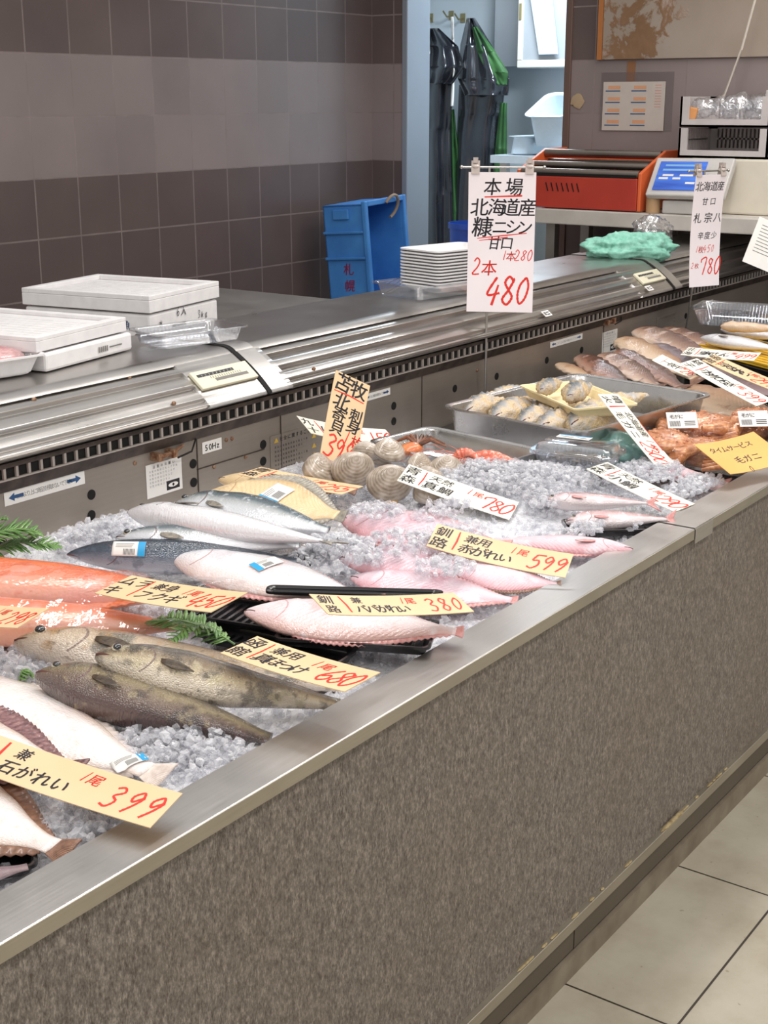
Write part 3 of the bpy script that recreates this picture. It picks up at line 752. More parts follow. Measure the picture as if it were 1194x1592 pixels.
        ink.grid(gf(k * wd * .28, k * wd * .5, -hh / 2, hh / 2, .0028), 4, 8, 0)
        for i in range(9): ink.grid(gf(k * (-wd * .15 + i * wd * .04), k * (-wd * .15 + i * wd * .04 + wd * .018), -hh * .4, 0, .0028), 1, 3, 1)
        for i in range(3): ink.grid(gf(-wd * .4, wd * (.1 + .03 * i), hh * (.12 + .1 * i), hh * (.15 + .1 * i), .0028), 6, 1, 2)
        ink.build('print', ['cyan', 'ink', 'greyink'], st)
    return root
# skins
W_ = lambda a: S(*a)
K = {}
K['hokke'] = fishmat('hokke_skin', [(.12, S(212, 198, 178)), (.36, S(196, 178, 146)), (.54, S(140, 120, 92)), (.76, S(92, 76, 58)), (1, S(60, 50, 42))], [(S(58, 50, 38), 26, .52, .1, .7), (S(196, 184, 148), 40, .58, .08, .6), (S(60, 50, 36), 90, .6, .06, .5)], rough=.22, sd=(150, 56), coat=1, bs=.8)
K['hokkepale'] = fishmat('hokke_pale_skin', [(.1, S(214, 200, 186)), (.45, S(204, 184, 160)), (.7, S(168, 142, 112)), (1, S(104, 88, 74))], [(S(92, 92, 82), 9, .57, .05, .8), (S(170, 130, 74), 20, .54, .1, .7), (S(120, 96, 78), 70, .6, .08, .5)], rough=.2, sd=(150, 56), coat=1, bs=.8)
K['hokkedark'] = fishmat('hokke_dark_skin', [(.05, S(88, 66, 62)), (.3, S(120, 100, 84)), (.5, S(140, 124, 90)), (.7, S(98, 84, 58)), (1, S(62, 52, 40))], [(S(56, 44, 38), 26, .52, .1, .7), (S(168, 150, 116), 44, .6, .08, .55)], rough=.2, sd=(150, 56), coat=1, bs=.8)
K['white'] = fishmat('flatfish_white_skin', [(.0, S(226, 204, 190)), (.2, S(236, 226, 222)), (.8, S(238, 230, 227)), (1, S(222, 196, 176))], [(S(220, 198, 190), 9, .55, .14, .6), (S(244, 238, 236), 36, .56, .1, .7), (S(216, 196, 184), 60, .6, .08, .5)], rough=.28, sd=(110, 46), coat=.7, bs=.4, gill=.2, gillcol=S(196, 160, 150))
K['pink'] = fishmat('flatfish_pink_skin', [(.0, S(212, 150, 156)), (.25, S(222, 186, 194)), (.6, S(228, 206, 214)), (1, S(206, 158, 166))], [(S(208, 140, 152), 11, .56, .14, .6), (S(234, 218, 224), 26, .54, .1, .7), (S(206, 176, 186), 60, .58, .1, .5)], rough=.3, sd=(110, 46), coat=.6, gill=.2, gillcol=S(190, 110, 116), chevron=.35)
K['palepink'] = fishmat('pale_pink_skin', [(.0, S(216, 176, 168)), (.3, S(228, 206, 208)), (.7, S(234, 220, 222)), (1, S(220, 190, 188))], [(S(214, 172, 170), 12, .56, .12, .7), (S(238, 230, 234), 34, .56, .1, .6)], rough=.26, sd=(110, 46), coat=.7, gill=.2, gillcol=S(196, 140, 140), chevron=.25)
K['pale'] = fishmat('pale_white_skin', [(.0, S(224, 200, 192)), (.3, S(232, 228, 230)), (.7, S(226, 226, 230)), (1, S(206, 196, 194))], [(S(200, 188, 194), 14, .56, .12, .6), (S(240, 238, 242), 40, .56, .1, .6), (S(214, 172, 162), 8, .62, .1, .6)], rough=.24, sd=(110, 46), coat=.8, gill=.2, gillcol=S(180, 130, 122), chevron=.2)
K['tan'] = fishmat('flatfish_tan_skin', [(.0, S(214, 184, 140)), (.3, S(226, 200, 158)), (.8, S(224, 196, 152)), (1, S(204, 170, 120))], [(S(206, 176, 130), 40, .56, .1, .5)], rough=.34, sd=(90, 40), coat=.45, gill=.2, gillcol=S(170, 130, 90), chevron=.3)
K['silver'] = fishmat('silver_skin', [(.1, S(228, 228, 232)), (.4, S(208, 210, 214)), (.55, S(176, 180, 180)), (.68, S(98, 112, 118)), (.85, S(66, 84, 94)), (1, S(52, 66, 74))], [(S(236, 238, 242), 60, .56, .1, .5)], rough=.2, sd=(110, 46), metal=.25, coat=.8, vn=.04)
K['silverwhite'] = fishmat('bright_silver_skin', [(.1, S(234, 232, 234)), (.5, S(222, 222, 226)), (.75, S(178, 180, 182)), (1, S(116, 122, 124))], [(S(240, 240, 244), 40, .55, .1, .6)], rough=.22, sd=(120, 46), metal=.2, coat=.8, vn=.04)
K['blue'] = fishmat('dark_blue_skin', [(.1, S(180, 186, 194)), (.4, S(112, 124, 138)), (.6, S(56, 68, 84)), (.8, S(40, 52, 66)), (1, S(34, 44, 56))], [(S(72, 88, 104), 50, .55, .1, .5)], rough=.18, sd=(110, 46), metal=.15, coat=1, vn=.04)
K['orange'] = fishmat('orange_skin', [(.1, S(244, 172, 140)), (.4, S(244, 132, 90)), (.7, S(242, 116, 60)), (1, S(232, 92, 40))], [(S(244, 172, 156), 16, .55, .12, .7), (S(222, 92, 52), 34, .58, .1, .5)], rough=.2, sd=(70, 30), coat=1, bs=.25, gillcol=S(170, 60, 40))
K['bream'] = fishmat('bream_skin', [(.1, S(222, 210, 210)), (.4, S(206, 188, 190)), (.65, S(182, 142, 142)), (1, S(150, 108, 106))], [(S(232, 222, 226), 60, .56, .1, .6)], rough=.2, sd=(70, 30), coat=.8, metal=.15)
K['dried'] = fishmat('dried_brown_skin', [(.05, S(216, 194, 176)), (.3, S(184, 150, 130)), (.5, S(150, 116, 98)), (.75, S(118, 88, 74)), (1, S(92, 66, 56))], [(S(206, 182, 168), 22, .57, .1, .7), (S(92, 66, 58), 30, .6, .1, .6)], rough=.4, sd=(90, 30), coat=.3, bs=.3, gill=0, chevron=.3)
K['driedred'] = fishmat('dried_red_skin', [(.05, S(190, 152, 132)), (.35, S(148, 104, 86)), (.65, S(104, 70, 56)), (1, S(72, 48, 40))], [(S(70, 44, 40), 30, .58, .1, .7), (S(214, 176, 166), 26, .62, .1, .6)], rough=.34, sd=(90, 30), coat=.5, bs=.3, gill=0)
K['driedpale'] = fishmat('dried_pale_skin', [(.05, S(216, 192, 168)), (.4, S(208, 178, 148)), (.75, S(178, 142, 112)), (1, S(140, 104, 82))], [(S(160, 118, 88), 26, .6, .12, .6)], rough=.42, sd=(90, 30), coat=.25, bs=.3, gill=0, chevron=.3)
K['mauve'] = fishmat('mauve_skin', [(.05, S(160, 136, 138)), (.5, S(122, 98, 102)), (1, S(84, 64, 68))], [(S(170, 150, 152), 26, .6, .1, .5)], rough=.3, sd=(90, 30), coat=.5, gill=0)
M['fin_white'] = mat('white_fin', [(.3, S(206, 190, 180)), (.7, S(232, 220, 212))], ns=120, rough=.35, coat=.4)
M['fin_brown'] = mat('brown_fin', [(.3, S(110, 78, 62)), (.7, S(156, 116, 94))], scale=(1, 1, 1), ns=120, rough=.35, coat=.4)
M['fin_dark'] = mat('dark_fin', [(.3, S(62, 50, 42)), (.7, S(98, 82, 62))], ns=120, rough=.35, coat=.4)
M['fin_grey'] = mat('grey_fin', [(.3, S(126, 120, 112)), (.7, S(176, 168, 154))], ns=120, rough=.35, coat=.4)
M['fin_pink'] = mat('pink_fin', [(.3, S(196, 128, 124)), (.7, S(226, 176, 172))], ns=120, rough=.35, coat=.4)
M['fin_orange'] = mat('orange_fin', [(.3, S(206, 92, 50)), (.7, S(232, 140, 96))], ns=120, rough=.35, coat=.4)
M['fin_purple'] = mat('purple_fin', [(.3, S(84, 58, 62)), (.6, S(142, 104, 104)), (.8, S(186, 150, 130))], ns=160, rough=.35, coat=.4)
# near end: three white-bellied flatfish
fish('stone_flounder', 'white belly-up flatfish partly buried in ice, behind the fringed one at the near end', 'fish', (-190, 1055), (272, 1212), .718, 'flat', K['white'], 'fin_white', roll=84, tall=.74, fringe=.035, eye=False, tailfin='round', tailsize=.6, pect=False, sticker=(.90, (.044, .022), 68, -.002))
fish('stone_flounder', 'white belly-up flatfish with a wide purplish fin fringe, behind the 399 card', 'fish', (-300, 1108), (140, 1200), .742, 'flat', K['white'], 'fin_purple', roll=84, tall=.80, fringe=.085, eye=False, tailfin='round', tailsize=.6, pect=False)
fish('stone_flounder', 'white belly-up flatfish poking out in front of the long 399 card', 'fish', (-300, 1175), (122, 1330), .722, 'flat', K['white'], 'fin_brown', roll=84, tall=.78, fringe=.06, eye=False, tailfin='round', tailsize=.6, pect=False)
fish('dark_fish', 'dark purplish fish tail in the nearest corner of the case by the rim', 'fish', (-330, 1440), (72, 1340), .715, 'slim', K['mauve'], 'fin_dark', roll=70, eye=False, tailfin=None, fins=False, pect=False)
# atka mackerel
fish('atka_mackerel', 'mottled greenfish with a pale blotched head lying behind two darker ones', 'fish', (22, 1000), (575, 1072), .748, 'hokke', K['hokkepale'], 'fin_dark', roll=72, tall=.92, thick=1.1, bend=-.01, zt=.70, tailfin=None, fins=False)
fish('atka_mackerel', 'dark-backed greenfish lying topmost across the other two', 'fish', (148, 1020), (560, 1102), .792, 'hokke', K['hokke'], 'fin_dark', roll=62, tall=1.15, thick=1.2, bend=-.012, zt=.712, tailfin=None, fins=False)
fish('atka_mackerel', 'brown greenfish with a purplish belly, closest of the three to the rim', 'fish', (56, 1050), (452, 1158), .762, 'hokke', K['hokkedark'], 'fin_dark', roll=78, tall=1.25, thick=1.35, bend=.006, zt=.705, tailfin=None, fins=False)
# orange rockfish wrapped in film
fish('orange_rockfish', 'bright orange fish in shiny film, its tail beside the 450 card', 'fish', (-190, 905), (332, 926), .738, 'round', K['orange'], 'fin_orange', roll=78, tall=1.0, thick=1.0, eye=False, tailfin=None, pect=False)
fish('orange_rockfish', 'bright orange fish lying in front, under the orange price card', 'fish', (-200, 962), (330, 976), .735, 'round', K['orange'], 'fin_orange', roll=82, tall=.82, thick=.85, eye=False, tailfin=None, pect=False)
# silver and blue fish by the back panel
fish('young_yellowtail', 'dark blue-backed fish with a barcode sticker, lying nearest the orange fish', 'fish', (104, 862), (492, 872), .752, 'slim', K['blue'], 'fin_dark', roll=25, tall=.80, thick=.85, eye=False, tailfin=None, pect=False, fins=False, sticker=(.27, (.058, .026), 0, .010))
fish('young_yellowtail', 'grey silver fish lying just behind the dark blue-backed one', 'fish', (180, 836), (490, 850), .772, 'slim', K['silver'], 'fin_grey', roll=62, tall=1.0, thick=1.0, tailfin=None, fins=False)
fish('young_yellowtail', 'bright white silver fish with its belly turned up', 'fish', (198, 796), (530, 846), .792, 'slim', K['silverwhite'], 'fin_grey', roll=112, tall=.95, thick=1.1, tailfin='fork', fins=False, bend=-.02, tailsize=.7)
fish('young_yellowtail', 'deep silver fish with a blue-grey back and round eye, in front of the tan flatfish', 'fish', (272, 784), (532, 828), .772, 'slim', K['silver'], 'fin_grey', roll=66, tall=1.5, thick=1.35, tailfin=None, fins=False)
fish('tan_flounder', 'tan flatfish with a dark spiny fringe and a barcode sticker', 'fish', (322, 768), (543, 804), .778, 'flat', K['tan'], 'fin_grey', roll=70, tall=1.15, fringe=.09, eye=False, tailfin='round', tailsize=.6, pect=False, sticker=(.50, (.06, .046), 78, .012, -1))
fish('tan_flounder', 'second tan flatfish mostly hidden under the slanted card, only its snout showing', 'fish', (340, 746), (560, 764), .742, 'flat', K['tan'], 'fin_brown', roll=84, tall=.7, fringe=.03, eye=False, tailfin='round', tailsize=.6, pect=False)
# flatfish on black trays
fish('pale_flounder', 'white-bellied flatfish with a pink snout behind the black tray edge', 'fish', (268, 866), (600, 938), .752, 'flat', K['pale'], 'fin_pink', roll=80, tall=.68, thick=.85, fringe=.02, eye=False, tailfin='round', tailsize=.6, pect=False, sticker=(.47, (.05, .03), 70, .01, -1))
fish('pink_flounder', 'pinkish flatfish on a black tray under the 380 card', 'fish', (380, 952), (738, 984), .757, 'flat', K['palepink'], 'fin_pink', roll=80, tall=.80, thick=.9, fringe=.025, eye=False, tailfin='round', tailsize=.4, pect=False, zt=.748)
fish('red_flounder', 'pink flatfish at the back of the heap, below the sea bream card', 'fish', (530, 806), (800, 850), .745, 'flat', K['pink'], 'fin_pink', roll=80, tall=.95, thick=.8, fringe=.03, eye=False, tailfin='round', tailsize=.6, pect=False)
fish('red_flounder', 'pink flatfish half buried in ice in the middle of the heap', 'fish', (528, 868), (800, 888), .742, 'flat', K['pink'], 'fin_pink', roll=80, tall=.95, thick=.75, fringe=.03, eye=False, tailfin='round', tailsize=.6, pect=False)
fish('red_flounder', 'pink flatfish sloping down to the rim beyond the black tray', 'fish', (545, 898), (818, 936), .737, 'flat', K['pink'], 'fin_pink', roll=80, tall=.85, thick=.75, fringe=.03, eye=False, tailfin='round', tailsize=.4, pect=False, zt=.728)
fish('red_flounder', 'small reddish flatfish peeping out under the 599 card', 'fish', (704, 888), (880, 910), .742, 'flat', K['pink'], 'fin_brown', roll=74, tall=1.0, thick=.9, fringe=.03, eye=False, tailfin='round', tailsize=.4, pect=False, zt=.728)
fish('red_flounder', 'pink flatfish with its tail fan in the ice and head at the rim', 'fish', (985, 856), (745, 838), .728, 'flat', K['pink'], 'fin_pink', roll=-82, tall=.55, thick=1, fringe=.03, eye=False, tailfin='round', tailsize=1.3)
fish('sea_bream', 'small silvery pink bream half covered by ice, the farther of two', 'fish', (846, 780), (1020, 782), .742, 'bream', K['bream'], 'fin_pink', roll=70, tall=.6, tailfin='fork', fins=False)
fish('sea_bream', 'small silvery pink bream on a black tray, the one nearer the rim', 'fish', (880, 812), (1050, 806), .735, 'bream', K['bream'], 'fin_pink', roll=66, tall=.66, tailfin='fork', fins=False)
fish('rosy_fish', 'slim pink fish under the ice beyond the steel rim joint', 'fish', (985, 722), (1130, 752), .722, 'slim', K['pink'], 'fin_pink', roll=70, tall=1, fins=False, eye=False, tailfin='round')
fish('rosy_fish', 'slim pink fish beside the rim, closest to the packs of hairy crab', 'fish', (1080, 742), (1170, 772), .715, 'slim', K['palepink'], 'fin_pink', roll=70, tall=1.1, fins=False, eye=False, tailfin='round')
# dried fish at the far end
DR = [('large opened dried fish lying across the front of the drying heap', (1050, 606), (1240, 664), .752, 'driedpale', 1.5, .8),
 ('pale long dried fish with a white belly strip, leaning on the heap', (962, 528), (1092, 594), .79, 'driedpale', .8, .8),
 ('pinkish brown dried fish at the top of the heap by the pole', (992, 512), (1118, 566), .80, 'dried', 1.0, .8),
 ('dark reddish dried fish with a torn head at the back of the heap', (900, 554), (985, 606), .765, 'driedred', .95, .9),
 ('dried fish with a ragged pale gill beside the dark reddish one', (934, 552), (1030, 604), .772, 'dried', 1.0, .9),
 ('red-sided dried fish between the ragged one and the pale long one', (960, 546), (1066, 606), .775, 'driedred', .9, .8),
 ('dark thin dried fish wedged behind the white card', (1016, 536), (1100, 582), .79, 'mauve', .8, .8),
 ('short stubby dried fish just over the big steel tray edge', (866, 566), (945, 600), .75, 'driedpale', .9, .9),
 ('flat dark dried fish lying lowest, beneath the large opened one', (1040, 636), (1235, 676), .715, 'dried', 1.2, .8),
 ('mauve dried fish on the dark tray behind the 399 white card', (1110, 572), (1240, 626), .745, 'mauve', 1.2, .8),
 ('brown dried fish tucked under the top of the heap', (1030, 512), (1150, 556), .77, 'dried', 1.0, .8),
 ('broad brown dried fish at the very back of the heap', (1000, 524), (1135, 575), .76, 'driedpale', 1.1, .8)]
for lb, h_, t_, z, k, ta, th in DR:
    fish('dried_fish', lb, 'dried fish', h_, t_, z, 'split', K[k], 'fin_brown', roll=74, tall=ta, thick=th, eye=False, fins=False, pect=False, tailfin='round', lump=.22, lf=9, zt=z - .015, tailsize=.7)
# silver fish on the yellow tray
for lb, h_, t_, z in [('slim silver fish on the yellow ribbed tray, nearest the aisle', (1088, 525), (1225, 545), .80), ('slim silver fish on the yellow ribbed tray, behind another', (1120, 512), (1235, 528), .80)]:
    fish('silver_fish', lb, 'fish', h_, t_, z, 'slim', K['silverwhite'], 'fin_grey', roll=80, tall=1.1, tailfin=None, fins=False, eye=False)
fish('crumbed_fish', 'crumb-coated tan fish in the clear tray at the far end', 'fish', (1120, 507), (1225, 512), .83, 'round', K['driedpale'], 'fin_brown', roll=80, tall=.9, eye=False, fins=False, pect=False, tailfin=None, lump=.15)
# ------------------------------------------------------------------ trays and packs
def traymesh(lx, ly, h, slope=.12, rim=.008, th=.0012, r=.03, ribs=0):
    """open tray with sloped walls and a rolled rim; local origin at the centre of its base"""
    mb = MB()
    def rr(dx, dy, z, rad):
        pts = []
        for cx_, cy_, a0 in ((dx - rad, dy - rad, 0), (-(dx - rad), dy - rad, 90), (-(dx - rad), -(dy - rad), 180), (dx - rad, -(dy - rad), 270)):
            for k in range(7):
                a = R(a0 + 15 * k); pts.append((cx_ + rad * math.cos(a), cy_ + rad * math.sin(a), z))
        return pts
    x, y = lx / 2, ly / 2; s = slope * h
    prof = [(x - s - .01, y - s - .01, th, r * .7), (x - s, y - s, .006, r * .85), (x - rim, y - rim, h - .003, r), (x - rim * .6, y - rim * .6, h, r), (x, y, h, r), (x, y, h - .004, r), (x - .0015, y - .0015, h - .004, r), (x - rim, y - rim, h - .003 - th, r), (x - rim - th, y - rim - th, h - .006, r), (x - s - th, y - s - th, .003, r * .85), (x - s - .01, y - s - .01, 0, r * .7)]
    rings = [rr(a, b_, z, q) for a, b_, z, q in reversed(prof)]
    mb.loft(rings); return mb
def oriented(name, label, cat, pts, z, group=None):
    """Empty whose x, y axes follow two measured edges; returns it with the side lengths"""
    a, b_, c = [P(px, py, z) for px, py in pts]           # corner, along x, along y
    return a, b_, c
def tray_at(name, label, cat, corner, cx_, cy_, ztop, h, m, lx=None, ly=None, **k):
    a, b_, c = P(*corner, ztop), P(*cx_, ztop), P(*cy_, ztop)
    X = (b_ - a); wx = lx or X.length; X.normalize(); Y = Vector((0, 0, 1)).cross(X); wy = ly or (c - a).dot(Y)
    if wy < 0: Y = -Y; wy = -wy; X, Y, wx, wy = Y, X, wy, wx
    if X.cross(Y).z < 0: X, Y, wx, wy = Y, X, wy, wx
    ctr = a + ((b_ - a).normalized() * (X.dot((b_ - a).normalized()) * wx if abs(X.dot((b_ - a).normalized())) > .5 else wy)) / 2
    ctr = a + (X * wx * (1 if X.dot(b_ - a) + X.dot(c - a) > 0 else -1) + Y * wy * (1 if Y.dot(b_ - a) + Y.dot(c - a) > 0 else -1)) / 2
    root = frame(name, label, cat, Vector((ctr.x, ctr.y, ztop - h)), X, Y, Vector((0, 0, 1)))
    traymesh(wx, wy, h, **k).build('tray', m, root)
    return root, wx, wy
# black display board under the far half of the case
o = MB().bx(2.98, 5.44, .075, .995, .60, .668).build('display_board', 'blackpl', None, smooth=False, bevel=.004)
tag(o, 'black display board lying under the trays at the far half of the case', 'board')
big, bwx, bwy = tray_at('steel_tray', 'large deep steel tray of bran-coated herring', 'tray', (682, 631), (908, 673), (856, 573), .80, .082, 'tray', slope=.25, rim=.011, r=.035)
sml, swx, swy = tray_at('steel_tray', 'low steel tray holding red shrimp behind the heaped ice', 'tray', (668, 661), (852, 699), (612, 681), .765, .06, 'tray', ly=.22, slope=.2, rim=.009, r=.03)
def ribtray(label, pa, pb, depth, z, h=.018, back=1):
    """black ribbed tray whose near long edge runs between two measured points"""
    a, b_ = P(*pa, z), P(*pb, z); X = (b_ - a); w = X.length; X.normalize(); Y = Vector((0, 0, 1)).cross(X)
    ctr = (a + b_) / 2 + Y * depth / 2 * back
    root = frame('fish_tray', label, 'tray', Vector((ctr.x, ctr.y, z - h)), X, Y, Vector((0, 0, 1)))
    mb = traymesh(w, depth, h, slope=.4, rim=.007, r=.012); n = int(w / .016)
    for i in range(n if depth > .065 else 0): mb.box((-w / 2 + .02 + i * (w - .04) / max(1, n - 1), 0, .004), (.005, depth - .03, .004))
    mb.build('tray', 'blackpl', root); return root
ribtray('black ribbed tray under the pinkish flatfish with the 380 card', (424, 992), (668, 1008), .115, .742)
ribtray('black ribbed tray under the white-bellied flatfish, edge showing beside the 450 card', (268, 952), (432, 978), .12, .738)
ribtray('black ribbed tray whose long edge crosses in front of the white-bellied flatfish', (411, 920), (688, 928), .034, .765, h=.009)
ribtray('black tray poking from the ice next to the 680 card', (300, 985), (520, 1035), .07, .730)
ribtray('black tray under the small silvery bream at the rim', (884, 826), (1046, 822), .08, .728)
ribtray('dark tray edge in the ice at the tails of the silver fish', (440, 878), (497, 868), .05, .745)
ribtray('black tray edge in the nearest corner under the dark fish tail', (-40, 1360), (60, 1345), .06, .715)
# clear packs
def clear_pack(label, ctr, ang, lx, ly, h, z, rib=True, m='clear', name='clear_pack', cat='pack', lid=False):
    c = P(*ctr, z); a = R(ang)
    root = frame(name, label, cat, Vector((c.x, c.y, z)), Vector((math.cos(a), math.sin(a), 0)), Vector((-math.sin(a), math.cos(a), 0)), Vector((0, 0, 1)))
    mb = traymesh(lx, ly, h, slope=.5, rim=.010, th=.0008, r=.018)
    if rib:
        n = int(lx / .012)
        for i in range(n):
            x = -lx / 2 + .03 + i * (lx - .06) / (n - 1)
            for sgn in (-1, 1): mb.tube([(x, sgn * (ly / 2 - h * .55), .004), (x, sgn * (ly / 2 - .012), h - .005)], .0022, 5)
    mb.build('tray', m, root)
    if lid:
        lb = MB(); q = traymesh(lx - .004, ly - .004, .018, slope=.6, rim=.008, th=.0008, r=.018)
        lb.v = [(x, y, h + .0185 - z_) for x, y, z_ in q.v]; lb.f = [f[::-1] for f in q.f]; lb.m = q.m; lb.build('lid', m, root)
    return root
cp = clear_pack('flat clear lidded pack with a printed label standing against the deep steel tray', (898, 718), -82, .19, .12, .026, .748, lid=True)
o = plate(.075, .026).build('label', 'white', cp, smooth=False); o.matrix_local = Matrix.Translation((-.02, .03, .0462)); o['label'] = 'white label with a blue band'
ik = Ink(.0008); ik.rect(-.036, .036, .006, .012, 0); ik.rect(-.03, .0, -.006, -.001, 1); ik.rect(.008, .03, -.006, -.002, 2); ik.mb.build('print', ['cyan', 'greyink', 'ink'], o, smooth=False)
mb = MB()
for i in range(26): mb.tube([(rnd.uniform(-.06, .06), rnd.uniform(-.035, .03), .006 + rnd.uniform(0, .01)), (rnd.uniform(-.06, .06), rnd.uniform(-.035, .03), .006 + rnd.uniform(0, .01))], .003, 5)
M['brownfood'] = mat('brown_seaweed', [(.3, S(96, 82, 66)), (.7, S(140, 122, 98))], ns=60, rough=.4)
tag(mb.build('seaweed', 'brownfood'), 'brown seaweed strands inside the flat clear lidded pack', 'seaweed', kind='stuff').matrix_world = Matrix.Translation(P(898, 718, .748)) @ Matrix.Rotation(R(-82), 4, 'Z')

# ------------------------------------------------------------------ clams
def shellmat():
    m, nt, b = base('clam_shell')
    uv = N(nt, 'ShaderNodeUVMap'); sp = N(nt, 'ShaderNodeSeparateXYZ'); L(nt, uv.outputs[0], sp.inputs[0])
    r = mth(nt, 'ADD', sp.outputs[0], mth(nt, 'MULTIPLY', noise(nt, coords(nt), 24, 4), .16))
    w = mth(nt, 'MULTIPLY_ADD', mth(nt, 'SINE', mth(nt, 'MULTIPLY', r, 58)), .5, .5)
    n = noise(nt, coords(nt), 34, 4)
    c = ramp(nt, mth(nt, 'MULTIPLY_ADD', w, .12, mth(nt, 'MULTIPLY', n, .92)), [(.25, S(96, 82, 68)), (.42, S(150, 134, 116)), (.6, S(188, 174, 160)), (.85, S(214, 206, 200))])
    L(nt, c, b.inputs['Base Color']); b.inputs['Roughness'].default_value = .3; b.inputs['Coat Weight'].default_value = .5
    bump(nt, b, w, .16, .001); return m
M['shell'] = shellmat()
M['clamfoot'] = mat('clam_foot', [(.3, S(190, 150, 104)), (.7, S(216, 178, 132))], ns=40, rough=.3, coat=.5)
def clam(label, px, py, z, s=1, yaw=0, tilt=40, foot=False, group=None):
    c = P(px, py, z)
    root = thing('surf_clam', label, 'clam', c, rot=(R(tilt), 0, R(yaw)), group=group)
    for sgn in (1, -1):
        mb = MB(); nu, nv = 22, 30
        def vf(a, b_):
            ang = 2 * math.pi * b_; r = a
            ox, oy = .045 * s * (1 + .06 * math.sin(ang)), .036 * s
            um = .024 * s                                  # umbo shifted to the hinge
            x = r * ox * math.cos(ang); y = r * oy * math.sin(ang) + um * (1 - r)
            zz_ = .0225 * s * (max(0, 1 - r ** 2.3)) ** .62
            zz_ += .0006 * s * math.sin(r * 60) * (1 - r)
            return Vector((x, y, sgn * zz_))
        mb.grid(vf, nu, nv, uv=True)
        mb.build('shell_valve', 'shell', root, smooth='all')
    if foot: MB().ball((0, -.034 * s, 0), (.014, .016, .007)).build('foot', 'clamfoot', root)
for a in [('surf clam at the back against the panel, left of the upright 399 card', 500, 733, .765, 1.12, 20, 38), ('dark round surf clam leaning at the foot of the upright 399 card', 549, 731, .77, 1.08, -30, 74),
          ('surf clam behind the foot of the upright 399 card', 588, 712, .762, .9, 60, 35), ('pale surf clam resting on another under the 150 card', 606, 702, .79, .85, -10, 30), ('surf clam half hidden under the 150 card', 573, 703, .785, .8, 100, 30)]:
    clam(*a)
clam('surf clam in the clear pack with its tan foot showing, beside the sea bream card', 606, 752, .752, 1.1, -40, 66, True)
for a in [('surf clam in the back corner of the rear clear pack', 655, 725, .758, .85, 10, 40), ('pale surf clam by the front wall of the rear clear pack', 694, 730, .752, .85, -40, 50), ('surf clam lying flat at the bottom of the rear clear pack', 672, 742, .742, .85, 80, 25),
          ('brown clam under the lower edge of the sea bream card', 668, 768, .742, .95, 40, 20), ('surf clam lying low behind the clear clam packs', 632, 700, .75, .75, 70, 20)]:
    clam(*a)
clear_pack('open clear pack holding two clams near the upright 399 card', (598, 758), -70, .17, .12, .036, .722, rib=False)
clear_pack('open clear pack of clams in front of the low steel tray', (676, 735), -70, .15, .12, .036, .726, rib=False)
mb = traymesh(.16, .11, .03, .5)
# ------------------------------------------------------------------ shrimp and crab bits in the low tray
M['shrimp'] = mat('red_shrimp', [(.3, S(206, 92, 70)), (.6, S(226, 126, 100)), (.8, S(238, 180, 160))], ns=60, rough=.25, coat=.8)
def shrimp(label, pa, pb, z, r=.012, m='shrimp'):
    a, b_ = P(*pa, z), P(*pb, z); d = b_ - a; ln = d.length; d.normalize(); up = Vector((0, 0, 1)); Y = up.cross(d)
    root = frame('red_shrimp', label, 'shrimp', a, d, Y, up)
    mb = MB(); pts, rs = [], []
    for i in range(29):
        t = i / 28; pts.append((ln * t, .012 * math.sin(t * 3), .012 * math.sin(t * math.pi)))
        rs.append(r * (.35 + .65 * min(1, t * 5)) * (1 - .62 * max(0, t - .35) / .65) * (1 + .08 * math.sin(t * 44)))
    mb.tube(pts, rs, 12); mb.build('body', m, root)
    mb = MB()
    for k in range(5):
        for s_ in (-1, 1): mb.tube([(ln * (.2 + .1 * k), 0, .002), (ln * (.22 + .1 * k), s_ * .02, -.004), (ln * (.18 + .1 * k), s_ * .026, -.008)], .0012, 5)
    mb.build('legs', m, root)
    mb = MB()
    for s_ in (-1, 1): mb.tube([(0, s_ * .003, .006), (-.05, s_ * .02, .02), (-.08, s_ * .05, .01)], .0007, 5)
    mb.build('feelers', m, root)
shrimp('whole red shrimp lying farthest left of the row in the low steel tray', (704, 712), (744, 716), .758)
shrimp('whole red shrimp beside the silvery scrap in the low steel tray', (728, 714), (800, 722), .755)
shrimp('pale red shrimp at the front end of the low steel tray', (745, 722), (812, 727), .75)
fish('bream_head', 'silvery fish piece on ice at the front of the red shrimp', 'fish', (738, 722), (820, 722), .752, 'bream', K['silverwhite'], 'fin_pink', roll=70, tall=1.0, tailfin=None, fins=False, eye=False)
c = P(650, 697, .765); root = thing('crab_claw', 'dark-tipped orange crab legs bunched in the back corner of the low tray', 'crab', c)
M['crabdark'] = mat('dark_crab', [(.35, S(70, 56, 48)), (.65, S(140, 84, 54))], ns=50, rough=.35, coat=.5)
M['craborange'] = mat('orange_crab', [(.3, S(206, 104, 58)), (.7, S(232, 150, 92))], ns=50, rough=.3, coat=.6)
MB().ball((-.01, .01, .0), (.03, .025, .014)).build('body', 'craborange', root)
for i in range(8):
    a = R(-80 + i * 24); mb = MB(); mb.tube([(0, .0, .006), (.03 * math.cos(a), .03 * math.sin(a), .022), (.062 * math.cos(a + .3), .062 * math.sin(a + .3), .006)], [.005, .0045, .002], 7); mb.build('leg', 'crabdark', root)

